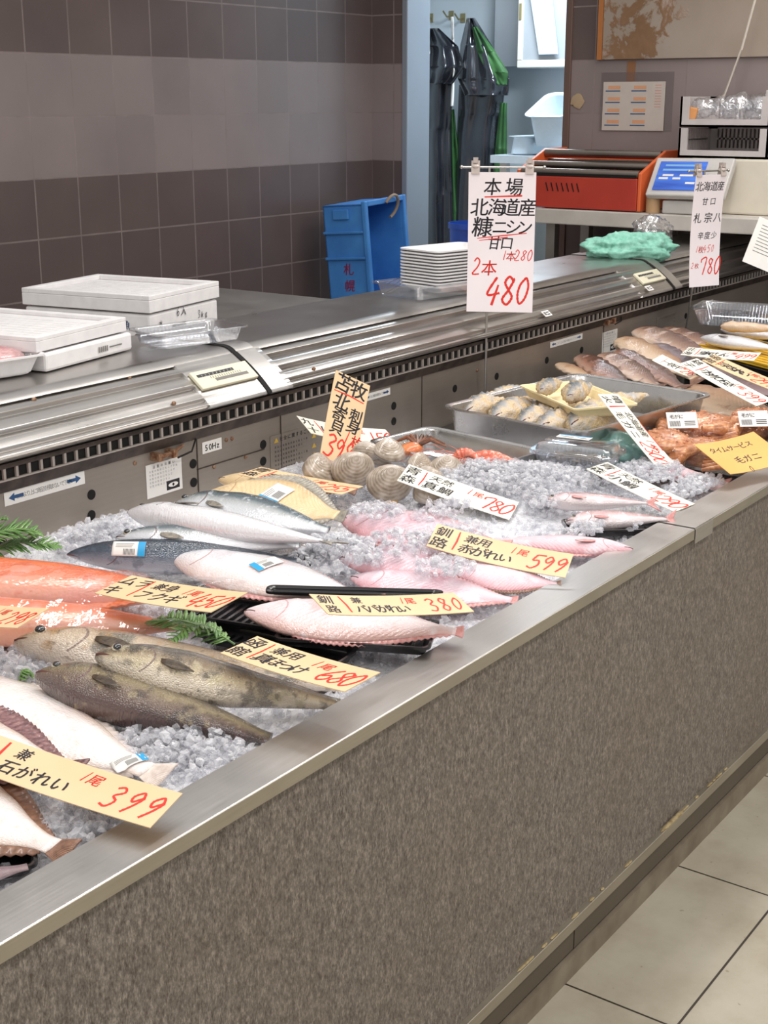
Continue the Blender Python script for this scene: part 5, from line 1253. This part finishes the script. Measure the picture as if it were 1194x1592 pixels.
# teal mesh towel and a clear bag
M['towel'] = mat('teal_mesh_cloth', [(.3, S(116, 184, 162)), (.7, S(158, 214, 196))], ns=70, rough=.7, bs=.5, bn=160, bd=.003)
c = P(990, 399, ZH); mb = MB()
def tw(d):
    q = 1 + .34 * mnoise.noise(d * 2.1 + Vector((3, 1, 0))) + .22 * abs(mnoise.noise(Vector((d.x * 3, d.y * 7, d.z * 3)))) + .08 * mnoise.noise(d * 11)
    return q
mb.ball((0, 0, .028), (.15, .075, .05), 0, 70, 36, tw)
o = mb.build('mesh_cloth', 'towel', smooth='all'); o.location = (c.x, c.y + .03, ZH); o.rotation_euler = (0, 0, R(-42)); tag(o, 'crumpled teal mesh cloth lying on the hood', 'cloth')
c = P(1012, 372, ZH + .05); mb = MB(); mb.ball((0, 0, 0), (.09, .06, .06), 0, 40, 20, lambda d: 1 + .4 * mnoise.noise(d * 2.6) + .12 * mnoise.noise(d * 8))
o = mb.build('clear_bag', 'bag', smooth='all'); o.location = (c.x + .12, c.y + .05, ZH + .06); tag(o, 'crumpled clear plastic bag behind the teal mesh cloth', 'bag')
M['redbag'] = mat('red_sheet', S(120, 64, 62), rough=.4)

# ------------------------------------------------------------------ blue crate leaning in the corner
M['bluepl'] = mat('blue_plastic', [(.3, S(58, 118, 190)), (.7, S(74, 142, 212))], ns=6, rough=.42)
crt = thing('blue_crate', 'blue plastic crate with red lettering standing on end against the wall', 'crate', (5.09, 2.72, .452), rot=(R(-4.0), R(-1.5), R(6)))
cw, cd, chh = .30, .33, .62                       # depth of crate (y), opening width (x), height
mb = MB(); t = .012
mb.bx(-.17, -.17 + t, -.105, .105, 0, chh); mb.bx(.17 - t, .17, -.105, .105, 0, chh)       # two long sides
mb.bx(-.17, .17, .105 - t, .105, 0, chh)                                              # bottom of the crate (to the wall)
mb.bx(-.17, .17, -.105, .105, 0, t); mb.bx(-.17, .17, -.105, .105, chh - t, chh)
mb.build('body', 'bluepl', crt, smooth=False, bevel=.004)
mb = MB(); k = .012
mb.bx(-.185, -.158, -.12, -.10, -.012, chh + .012); mb.bx(.158, .185, -.12, -.10, -.012, chh + .012); mb.bx(-.158, .158, -.12, -.10, chh - .012, chh + .012); mb.bx(-.158, .158, -.12, -.10, -.012, .012)
mb.build('rim', 'bluepl', crt, smooth=False, bevel=.004)
for z0 in (chh * .62, chh * .80): MB().bx(-.184, -.17, -.10, .105, z0, z0 + .012).build('rib', 'bluepl', crt, smooth=False, bevel=.003)
MB().bx(-.183, -.17, -.03, .05, chh * .9, chh * .97).build('grip', 'bluepl', crt, smooth=False, bevel=.004)
ik = Ink(.001)
for i, ch in enumerate('札幌鮮魚'): ik.char(ch, 0, .12 - i * .072, .055, 0, jit=0)
o = ik.mb.build('lettering', M['redbag'].copy(), crt, smooth=False); o.data.materials[0].name = 'red_lettering'
o.data.materials[0].node_tree.nodes['Color Ramp'].color_ramp.elements[0].color = (*S(160, 50, 90), 1); o.data.materials[0].node_tree.nodes['Color Ramp'].color_ramp.elements[1].color = (*S(176, 56, 96), 1)
o.matrix_local = Matrix.Translation((-.171, -.005, chh * .36)) @ Matrix.Rotation(R(-90), 4, 'Z') @ Matrix.Rotation(R(90), 4, 'X')
mb = MB(); pts = [(.04 + .06 * math.cos(R(a)), -.12 - .02 * math.sin(R(a)), chh - .03 + .05 * math.sin(R(a))) for a in range(-70, 160, 15)]
mb.tube(pts, .007, 8); M['cord'] = mat('tan_cord', S(150, 130, 112), ns=60, rough=.7); mb.build('rope_handle', 'cord', crt)
st = thing('low_stand', 'low steel stand under the blue crate in the corner', 'stand', (5.12, 2.7, 0))
MB().bx(-.25, .25, -.25, .25, .42, .448).build('top', 'benchm', st, smooth=False)
for x in (-.22, .22):
    for y in (-.22, .22): MB().bx(x - .015, x + .015, y - .015, y + .015, 0, .42).build('leg', 'benchm', st, smooth=False)

# ------------------------------------------------------------------ shelf with wrapping machine, scale and crates
XF = 5.0
M['shelf'] = mat('white_shelf', [(.3, S(182, 176, 168)), (.7, S(200, 194, 186))], ns=8, rough=.45)
zt = PX(940, 329, XF).z; yl = PX(832, 325, XF).y
sh = thing('work_shelf', 'white work shelf under the red wrapping machine and the scale', 'shelf')
MB().bx(XF, 5.462, .80, yl, zt - .058, zt).build('top', 'shelf', sh, smooth=False, bevel=.004)
for y in (yl - .04, 1.45): MB().bx(5.36, 5.40, y - .02, y + .02, 0, zt - .058).build('leg', 'benchm', sh, smooth=False)
MB().bx(5.06, 5.10, yl - .06, yl - .02, 0, zt - .058).build('leg', 'benchm', sh, smooth=False)
# wrapper
M['redm'] = mat('red_enamel', [(.3, S(168, 54, 42)), (.7, S(186, 64, 48))], ns=5, rough=.4)
M['orangem'] = mat('orange_enamel', [(.3, S(216, 98, 52)), (.7, S(228, 112, 64))], ns=5, rough=.4)
M['roller'] = steel('roller_steel', S(150, 140, 132), .35)
M['beigepl'] = mat('beige_plastic', [(.3, S(206, 198, 182)), (.7, S(220, 212, 196))], ns=6, rough=.45)
ya, yb = PX(808, 300, XF + .02).y, PX(990, 300, XF + .02).y
zb, z1, z2 = zt + .004, PX(900, 275, XF + .02).z, PX(900, 236, XF + .25).z
wr = thing('wrapping_machine', 'red and orange film wrapping machine with steel rollers on the white shelf', 'machine', (XF + .02, 0, 0))
mb = MB().bx(0, .36, yb, ya, zb, z1); mb.build('base', 'redm', wr, smooth=False, bevel=.004)
mb = MB()
for i in range(7): y = PX(850 + 8 * i, 300, XF + .02).y; mb.box((-.0005, y, (zb + z1) / 2 + .02), (.003, .004, .035), 0, Euler((R(-18), 0, 0)).to_matrix())
mb.build('vent_slots', 'black', wr, smooth=False)
for y in (yb - .016, ya + .002):
    mb = MB(); sec = [(0, zb), (.40, zb), (.40, z2 + .012), (.22, z2 + .012), (.0, z1 + .02)]
    mb.loft([[(x, yy, z) for x, z in sec] for yy in (y, y + .014)]); mb.build('side_plate', 'orangem', wr, smooth=False, bevel=.003)
for x, z, r_ in ((.02, z1 + .014, .016), (.10, z1 + .04, .014), (.21, z2 - .006, .017), (.24, z2 - .04, .012)):
    mb = MB(); mb.tube([(x, yb, z), (x, ya, z)], r_, 14); mb.build('roller', 'roller', wr)
MB().bx(.0, .13, yb + .01, ya - .01, z1 + .001, z1 + .012).build('hot_plate', 'black', wr, smooth=False)
MB().bx(.35, .37, yb, ya, z1, z2).build('back_panel', 'orangem', wr, smooth=False)
for i, (c_, y0, y1) in enumerate((('white', .1, .18), ('darkband', .2, .24), ('white', .26, .34), ('redm', .6, .72), ('black', .76, .84))):
    MB().bx(.28, .345, ya + (yb - ya) * (.1 + y0), ya + (yb - ya) * (.1 + y1), z1 + .002, z1 + .05).build('control', c_, wr, smooth=False)
# cardboard roll + post beside it
M['kraft'] = mat('kraft_core', S(186, 150, 112), ns=30, rough=.7)
p = PX(1015, 330, XF + .05); mb = MB(); mb.tube([(p.x, p.y, zt + .001), (p.x, p.y, zt + .075)], .028, 20)
tag(mb.build('cardboard_roll', 'kraft'), 'short brown cardboard roll standing on the shelf under the scale screen', 'roll')
p = PX(991, 330, XF + .03); tag(MB().bx(p.x, p.x + .03, p.y - .013, p.y + .013, zt + .001, PX(991, 296, XF + .03).z).build('white_bottle', 'beigepl', None, smooth=False, bevel=.006), 'narrow pale box standing between the red machine and the cardboard roll', 'box')
# scale with touch screen
tl, tr_, bl_, br_ = PX(1022, 246, XF + .10), PX(1142, 244, XF + .10), PX(1003, 303, XF + .0), PX(1125, 306, XF + .0)
sc_ = thing('label_scale', 'grey label scale with a tilted blue touch screen', 'scale', (XF + .05, (bl_.y + br_.y) / 2, zt + .001))
X = (br_ - bl_); wS = X.length; X.normalize(); Yv = ((tl + tr_) / 2 - (bl_ + br_) / 2); hS = Yv.length; Yv.normalize(); Yv = (Yv - X * Yv.dot(X)).normalized(); Zv = X.cross(Yv)
Zsgn = 1 if Zv.dot(CAM - bl_) > 0 else -1
mm = Matrix((X, Yv, Zv)).transposed().to_4x4(); ctrS = (tl + tr_ + bl_ + br_) / 4
M['greypl'] = mat('grey_plastic', [(.3, S(186, 182, 178)), (.7, S(204, 200, 196))], ns=6, rough=.45)
def screenm():
    m, nt, b = base('blue_screen'); e = ramp(nt, noise(nt, coords(nt, 'Object', (3, 30, 1)), 1, 2), [(.3, S(36, 66, 150)), (.7, S(64, 110, 196))])
    L(nt, e, b.inputs['Base Color']); L(nt, e, b.inputs['Emission Color']); b.inputs['Emission Strength'].default_value = .55; b.inputs['Roughness'].default_value = .2; return m
M['screen'] = screenm()
M['lightblue'] = mat('light_blue_print', S(130, 180, 226), rough=.4)
def onS(mb_, nm, m, par, bev=0): o = mb_.build(nm, m, par, smooth=False, bevel=bev); o.matrix_world = Matrix.Translation(ctrS) @ mm; return o
root_inv = sc_.matrix_basis.inverted()
def addS(mb_, nm, m, bev=0):
    o = mb_.build(nm, m, sc_, smooth=False, bevel=bev); o.matrix_local = Matrix.Translation(ctrS - Vector(sc_.location)) @ mm; return o
h_ = .012 * Zsgn
addS(MB().box((0, 0, -h_ * 1.2), (wS, hS, .03)), 'housing', 'greypl', .006)
scr = addS(MB().box((-wS * .12, .0, .004 * Zsgn), (wS * .60, hS * .74, .004)), 'screen', 'screen', 0)
ik = Ink(.0068 * Zsgn)
for i, (x0, x1, y) in enumerate(((-.34, .1, .24), (-.36, .1, .12), (-.34, -.2, -.02), (-.12, .06, -.02), (-.38, -.26, -.1), (-.2, -.1, -.1), (-.02, .1, -.22))): ik.rect(x0 * wS, x1 * wS, y * hS, (y + .05) * hS, 0 if i < 2 else 1)
addS(ik.mb, 'screen_text', ['lightblue', 'white'])
addS(MB().box((wS * .33, 0, .003 * Zsgn), (wS * .2, hS * .5, .004)), 'printer_slot', 'greypl', .002)
MB().bx(-.02, .12, -.10, .10, 0, .05).build('foot', 'greypl', sc_, smooth=False, bevel=.006)
MB().bx(.06, .14, -.06, .06, .05, .16).build('neck', 'greypl', sc_, smooth=False, bevel=.006)
# white printer box and two crates on it
y0, y1 = PX(1150, 290, 5.12).y, PX(1255, 290, 5.12).y
zc = PX(1120, 246, 5.18).z
o = MB().bx(5.14, 5.44, y1, PX(1070, 290, 5.14).y, zt + .001, zc).build('printer_cabinet', 'beigepl', None, smooth=False, bevel=.008)
tag(o, 'pale label printer cabinet at the right edge beneath the white crates', 'printer')
M['cratew'] = mat('white_crate', [(.3, S(188, 180, 178)), (.7, S(204, 196, 194))], ns=8, rough=.45)
def mesh_crate(label, x0, x1, ya, yb, z0, h, inner=None):
    root = thing('mesh_crate', label, 'crate', (x0, ya, z0)); w = x1 - x0; d = yb - ya; mb = MB(); t = .008
    mb.bx(0, w, 0, d, 0, t)
    mb.build('base', 'cratew', root, smooth=False)
    def wall(nm, p0, p1, nrm, front=False):
        m2 = MB(); L_ = (Vector(p1) - Vector(p0)).length; q = (Vector(p1) - Vector(p0)).normalized()
        def slab(a, b_, za, zb_):
            A, B = Vector(p0) + q * a, Vector(p0) + q * b_; n_ = Vector(nrm) * t
            xs = [A.x, B.x, A.x + n_.x, B.x + n_.x]; ys = [A.y, B.y, A.y + n_.y, B.y + n_.y]
            m2.bx(min(xs), max(xs), min(ys), max(ys), za, zb_)
        slab(0, L_, 0, h * .26); slab(0, L_, h * .94, h) if not front else None
        slab(0, .035, h * .26, h); slab(L_ - .035, L_, h * .26, h)
        if not front:
            n = int(L_ / .02)
            for i in range(n): slab(.035 + i * (L_ - .07) / n, .035 + i * (L_ - .07) / n + .009, h * .26, h * .94)
            slab(.035, L_ - .035, h * .56, h * .62)
        m2.build(nm, 'cratew', root, smooth=False)
    wall('front_panel', (0, 0, 0), (0, d, 0), (1, 0, 0), True); wall('back_panel', (w, 0, 0), (w, d, 0), (-1, 0, 0)); wall('side_panel', (0, 0, 0), (w, 0, 0), (0, 1, 0)); wall('side_panel', (0, d, 0), (w, d, 0), (0, -1, 0))
    return root
ycl = PX(1056, 200, 5.15).y; ycr = PX(1196, 200, 5.15).y
hcr = PX(1120, 146, 5.15).z - PX(1120, 194, 5.15).z
mesh_crate('white slotted crate, the lower of two stacked on the printer cabinet', 5.15, 5.45, ycr, ycl, zc + .001, hcr * .98)
mesh_crate('white slotted crate full of clear bags, on top of the other one', 5.15, 5.45, ycr, ycl, zc + .003 + hcr, hcr)
for i, (dx, dy, q) in enumerate(((.08, .08, 1), (.1, .18, 1.1), (.12, .26, .9), (.2, .14, 1), (.08, .33, .8))):
    mb = MB(); s0 = Vector((i * 3.1, 1, 2)); mb.ball((0, 0, 0), (.055 * q, .06 * q, .045 * q), 0, 26, 14, lambda d: 1 + .35 * mnoise.noise(d * 2.4 + s0) + .12 * mnoise.noise(d * 7))
    o = mb.build('clear_bag', 'bag', smooth='all'); o.location = (5.15 + dx, ycr + (ycl - ycr) * dy / .4, zc + hcr + .075)
    tag(o, ['crumpled clear bag at the right end of the upper crate', 'clear bag in the front middle of the upper crate', 'clear bag bulging left of the middle in the upper crate', 'clear bag behind the others in the upper crate', 'clear bag at the left corner of the upper crate'][i], 'bag')
M['orangeplastic'] = mat('orange_snack', S(206, 140, 80), rough=.4)
p = PX(1080, 172, 5.2); o = MB().box((0, 0, 0), (.02, .035, .05), 0, Euler((.2, .1, .3)).to_matrix()).build('orange_pack', 'orangeplastic', None, smooth=False, bevel=.006); o.location = (5.18, p.y, zc + hcr + .05); tag(o, 'small orange packet at the left corner of the upper crate', 'packet')
mb = MB(); mb.bx(5.2, 5.24, PX(1190, 200, 5.2).y - .06, PX(1186, 200, 5.2).y, zc + .001, PX(1190, 140, 5.2).z); 
tag(mb.build('white_post', 'cratew', None, smooth=False, bevel=.004), 'white upright post at the right edge beside the crates', 'post')

# ------------------------------------------------------------------ on the end wall
def boardmat():
    m, nt, b = base('peeled_board'); n = noise(nt, coords(nt), 7, 6, .62, .3)
    sp = N(nt, 'ShaderNodeSeparateXYZ'); L(nt, coords(nt), sp.inputs[0])
    # torn brown patch lies over the left half only
    lim = mth(nt, 'MULTIPLY', mth(nt, 'GREATER_THAN', sp.outputs[1], YPATCH), 1)
    g = mth(nt, 'SUBTRACT', n, mth(nt, 'MULTIPLY', mth(nt, 'ABSOLUTE', mth(nt, 'SUBTRACT', sp.outputs[1], YPATCH)), 1.1))
    f = ramp(nt, g, [(.36, (0, 0, 0)), (.40, (1, 1, 1))])
    c0 = ramp(nt, noise(nt, coords(nt), 3, 3), [(.3, S(150, 136, 122)), (.7, S(164, 150, 138))])
    c1 = ramp(nt, n, [(.4, S(122, 92, 64)), (.56, S(134, 102, 74)), (.66, S(182, 166, 156))])
    L(nt, mix(nt, f, c0, c1), b.inputs['Base Color']); b.inputs['Roughness'].default_value = .6
    bump(nt, b, f, .3, .003); return m
YPATCH = PX(995, 60, XE).y
M['board'] = boardmat()
yb0, yb1 = PX(940, 50, XE).y, -.2
zb0 = PX(942, 93, XE).z
root = thing('notice_board', 'large bare board with a torn brown patch on the end wall', 'board')
MB().bx(XE - .016, XE - .002, yb1, yb0, zb0, 2.6).build('panel', 'board', root, smooth=False, bevel=.002)
M['woodedge'] = mat('orange_wood', S(176, 112, 62), ns=20, rough=.5)
MB().bx(XE - .02, XE - .002, yb0 + .001, yb0 + .022, zb0, 2.6).build('wood_edge', 'woodedge', root, smooth=False)
ya_, yb_ = PX(934, 150, XE).y, PX(1047, 150, XE).y; za_, zb_ = PX(990, 112, XE).z, PX(990, 203, XE).z
o = MB().bx(XE - .004, XE - .001, yb_, ya_, zb_, za_).build('clear_pocket', 'bag', None, smooth=False); 
M['pocket'] = clear('pocket_film', amount=.12, rough=.2, tint=(.92, .9, .9)); o.data.materials[0] = M['pocket']
tag(o, 'clear plastic pocket taped to the end wall around the printed sheet', 'pocket')
y0, y1 = PX(938, 165, XE).y, PX(1034, 165, XE).y; z0, z1 = PX(985, 203, XE).z, PX(985, 127, XE).z
o = plate(y0 - y1, z1 - z0, .001).build('printed_sheet', 'white', None, smooth=False); M['sheetd'] = mat('dull_sheet', S(196, 186, 176), rough=.6); o.data.materials[0] = M['sheetd']
o.matrix_world = Matrix.Translation((XE - .006, (y0 + y1) / 2, (z0 + z1) / 2)) @ Matrix.Rotation(R(-90), 4, 'Z') @ Matrix.Rotation(R(90), 4, 'X')
tag(o, 'printed sheet with two columns of blue and orange labels on the end wall', 'poster')
w, h = y0 - y1, z1 - z0; ik = Ink(.0009)
for c_ in range(2):
    for r_ in range(4):
        x, y = -w * (.46 - .42 * c_), h * (.30 - .235 * r_); ik.rect(x, x + w * .24, y, y + h * .025, 0); ik.rect(x + w * .04, x + w * .24, y + h * .05, y + h * .12, 1)
for r_ in range(9): ik.rect(w * .34, w * .44, h * (.42 - .055 * r_), h * (.435 - .055 * r_), 2)
M['orangeprint'] = mat('orange_print', S(214, 158, 120), rough=.6); M['pinkprint'] = mat('pink_print', S(206, 150, 140), rough=.6)
ik.mb.build('print', ['blueink', 'orangeprint', 'pinkprint'], o, smooth=False)
M['peel'] = mat('peeling_paint', S(176, 152, 122), ns=40, rough=.7)
p = PX(898, 157, XE); o = MB().ball((0, 0, 0), (.002, .03, .03), 0, 18, 8, lambda d: 1 + .35 * mnoise.noise(d * 2)).build('tape_scrap', 'peel'); o.location = (XE - .003, p.y, p.z); tag(o, 'pale torn tape scrap on the tiles beside the doorway', 'tape')
p, q = PX(976, 95, XE), PX(987, 128, XE); o = MB().bx(XE - .003, XE - .0008, q.y, p.y, q.z, p.z).build('tape_strip', M['woodedge'], None, smooth=False); M['tape'] = mat('brown_tape', S(140, 98, 68), rough=.4); o.data.materials[0] = M['tape']; tag(o, 'brown tape strip running from the board down to the printed sheet', 'tape')
a, b_ = PX(1182, -30, 5.3), PX(1126, 147, 5.3); m_ = a.lerp(b_, .6) + Vector((0, -.012, 0))
mb = MB(); mb.tube([a + Vector((0, 0, .4)), a, a.lerp(b_, .3) + Vector((0, -.006, 0)), m_, b_, b_ + Vector((0, .01, -.03))], .005, 8); M['cablew'] = mat('white_cable', S(206, 196, 184), rough=.5)
tag(mb.build('cable', 'cablew'), 'white cable hanging from above into the upper crate', 'cable')

# ------------------------------------------------------------------ store room beyond the doorway
M['rubber'] = mat('dark_rubber', [(.3, (.012, .013, .018)), (.7, (.024, .026, .034))], ns=6, rough=.26, coat=.5)
M['lining'] = mat('green_lining', [(.3, S(36, 76, 38)), (.7, S(58, 106, 54))], ns=8, rough=.6)
XH = XR - .24
def drape(root, nm, rows, m, seed, folds=5, depth=.05, amp=.018):
    """hanging sheet: rows of (left px, right px, py, forward shift)"""
    mb = MB(); nu, nv = 44, 40
    def fn(a, b_):
        f = b_ * (len(rows) - 1); i = min(int(f), len(rows) - 2); q = f - i; q = q * q * (3 - 2 * q)
        l = rows[i][0] * (1 - q) + rows[i + 1][0] * q; r_ = rows[i][1] * (1 - q) + rows[i + 1][1] * q; y = rows[i][2] * (1 - q) + rows[i + 1][2] * q
        s_ = rows[i][3] * (1 - q) + rows[i + 1][3] * q
        x = XH - s_ - depth * math.sin(math.pi * a) + amp * math.sin(a * folds * 6.283 + seed + b_ * 2) + .012 * mnoise.noise(Vector((a * 4, b_ * 7, seed)))
        return PX(l + (r_ - l) * a, y, x)
    mb.grid(fn, nu, nv); return mb.build(nm, m, root, smooth='all', solid=.003)
ap = thing('rubber_apron', 'dark rubber apron with a green lining hanging on the right hook', 'apron')
drape(ap, 'bib', [(726, 738, 28, .0), (716, 764, 70, .02), (712, 792, 122, .05), (722, 790, 148, .05)], 'rubber', 1.2, 2, .06, .02)
drape(ap, 'skirt', [(714, 786, 132, .0), (712, 780, 180, .0), (708, 776, 260, .0), (706, 776, 380, .0), (706, 776, 520, .0)], 'rubber', 2.0, 2, .05, .012)
drape(ap, 'lining', [(734, 742, 42, .065), (742, 770, 80, .085), (756, 790, 112, .10), (770, 788, 132, .09)], 'lining', .4, 2, .01, .004)
drape(ap, 'lining', [(778, 788, 160, .03), (770, 788, 230, .035), (766, 788, 300, .04), (764, 788, 520, .04)], 'lining', .9, 2, .01, .004)
ap = thing('rubber_apron', 'dark rubber apron hanging half behind the doorway frame', 'apron')
drape(ap, 'bib', [(660, 682, 44, .0), (654, 712, 72, .03), (652, 722, 104, .05), (656, 704, 130, .05)], 'rubber', 3.0, 2, .06, .024)
drape(ap, 'skirt', [(655, 706, 120, .0), (654, 700, 200, .0), (654, 704, 300, .0), (654, 716, 520, .0)], 'rubber', 4.0, 2, .05, .012)
drape(ap, 'lining', [(700, 706, 170, .0), (698, 712, 230, .0), (698, 722, 330, .0), (704, 728, 520, .0)], 'lining', 5, 2, .01, .004)
M['hook'] = mat('wall_hook', S(150, 140, 100), rough=.4, metal=.4)
for i, (px, py) in enumerate(((670, 28), (702, 24), (720, 28))):
    p = PX(px, py, XR); mb = MB(); mb.tube([p, p + Vector((-.05, 0, -.01)), p + Vector((-.09, 0, .02))], .005, 6); mb.box(p + Vector((-.003, 0, 0)), (.006, .03, .05))
    tag(mb.build('wall_hook', 'hook'), ['wall hook above the left apron by the doorway frame', 'empty wall hook between the two aprons', 'wall hook holding up the right apron'][i], 'hook')
o = drape(None, 'cloth_strip', [(701, 705, 26, .02), (702, 706, 60, .02), (704, 707, 110, .06), (701, 705, 165, .09)], 'white', .3, 1, .004, .002); tag(o, 'white cloth strip hanging between the two aprons', 'cloth')
# wall cabinet with a pale sheet inside
pc0, pc1 = PX(806, 0, XR - .3), PX(900, 104, XR - .3)
root = thing('wall_cabinet', 'white wall cabinet with a glass front in the store room', 'cabinet')
mb = MB().bx(XR - .28, XR - .121, pc1.y, pc0.y, pc1.z, pc1.z + .7); mb.build('body', 'coolwall', root, smooth=False)
mb = MB(); f = .03; x0, x1 = XR - .30, XR - .281
mb.bx(x0, x1, pc1.y, pc0.y, pc1.z, pc1.z + f * 1.3); mb.bx(x0, x1, pc0.y - f, pc0.y, pc1.z + f * 1.3, pc1.z + .7); mb.bx(x0, x1, pc1.y, pc1.y + f, pc1.z + f * 1.3, pc1.z + .7)
M['warmwhite'] = mat('warm_white_frame', S(214, 212, 200), rough=.5); mb.build('door_frame', 'warmwhite', root, smooth=False, bevel=.004)
MB().bx(XR - .2905, XR - .284, pc1.y + f, pc0.y - f, pc1.z + f * 1.3, pc1.z + .7).build('glass', 'coolgrey', root, smooth=False)
MB().bx(XR - .306, XR - .30, pc0.y - .022, pc0.y - .010, PX(818, 30, XR - .3).z, PX(818, 5, XR - .3).z).build('latch', 'hook', root, smooth=False)
a_, b2 = PX(824, -10, XR - .31), PX(868, 84, XR - .31)
o = MB().add([(XR - .312, a_.y, a_.z), (XR - .312, PX(858, -10, XR - .31).y, a_.z), (XR - .312, b2.y, b2.z), (XR - .312, PX(838, 84, XR - .31).y, b2.z)], [(0, 1, 2, 3)]).build('paper_sheet', 'white', None, smooth=False, solid=.002); M['bluepaper'] = mat('pale_blue_sheet', S(200, 222, 236), rough=.5); o.data.materials[0] = M['bluepaper']
tag(o, 'pale sheet hanging on the store room cabinet door', 'paper')
# white tubs below
M['tub'] = mat('white_tub', S(214, 226, 234), rough=.35)
def tub(label, px0, px1, pyt, pyb, x, d):
    a, b_ = PX(px0, pyt, x), PX(px1, pyb, x); root = thing('white_tub', label, 'tub', (x, (a.y + b_.y) / 2, b_.z))
    w = abs(a.y - b_.y); h = a.z - b_.z; q = traymesh(d, w, h, slope=.12, rim=.02, th=.006, r=.05); q.v = [(p[0] + d / 2, p[1], p[2]) for p in q.v]; q.build('tub', 'tub', root); return root
st = thing('store_bench', 'pale bench in the store room carrying white tubs', 'bench')
zs = PX(820, 240, 6.75).z
MB().bx(6.55, 7.05, 1.12, 3.0, zs - .04, zs).build('top', 'tub', st, smooth=False)
for y in (1.2, 2.95): MB().bx(6.6, 6.64, y - .02, y + .02, 0, zs - .04).build('leg', 'benchm', st, smooth=False)
a = PX(792, 205, 6.65)
r_ = tub('white tub tipped on its side in the store room', 822, 890, 178, 236, 6.62, .3); r_.location.z = zs + .03; r_.rotation_euler = (0, R(-24), 0)
r_ = tub('shallow white tub beside the hanging aprons in the store room', 786, 824, 208, 238, 6.6, .35); r_.location.z = zs + .002
M['bluebin'] = mat('blue_bin', S(34, 70, 160), rough=.4)
a, b_ = PX(722, 345, 6.7), PX(752, 400, 6.7); root = thing('blue_bin', 'blue bin on the store room floor below the aprons', 'bin', (6.7, (a.y + b_.y) / 2, 0))
MB().loft([[(.14 * k * math.cos(q * .3927), .14 * k * math.sin(q * .3927), z) for q in range(16)] for z, k in ((0, .8), (a.z - .03, 1), (a.z - .03, 1.06), (a.z, 1.06), (a.z, .98), (.03, .76))]).build('bucket', 'bluebin', root)
bpy.data.objects.remove(_to)
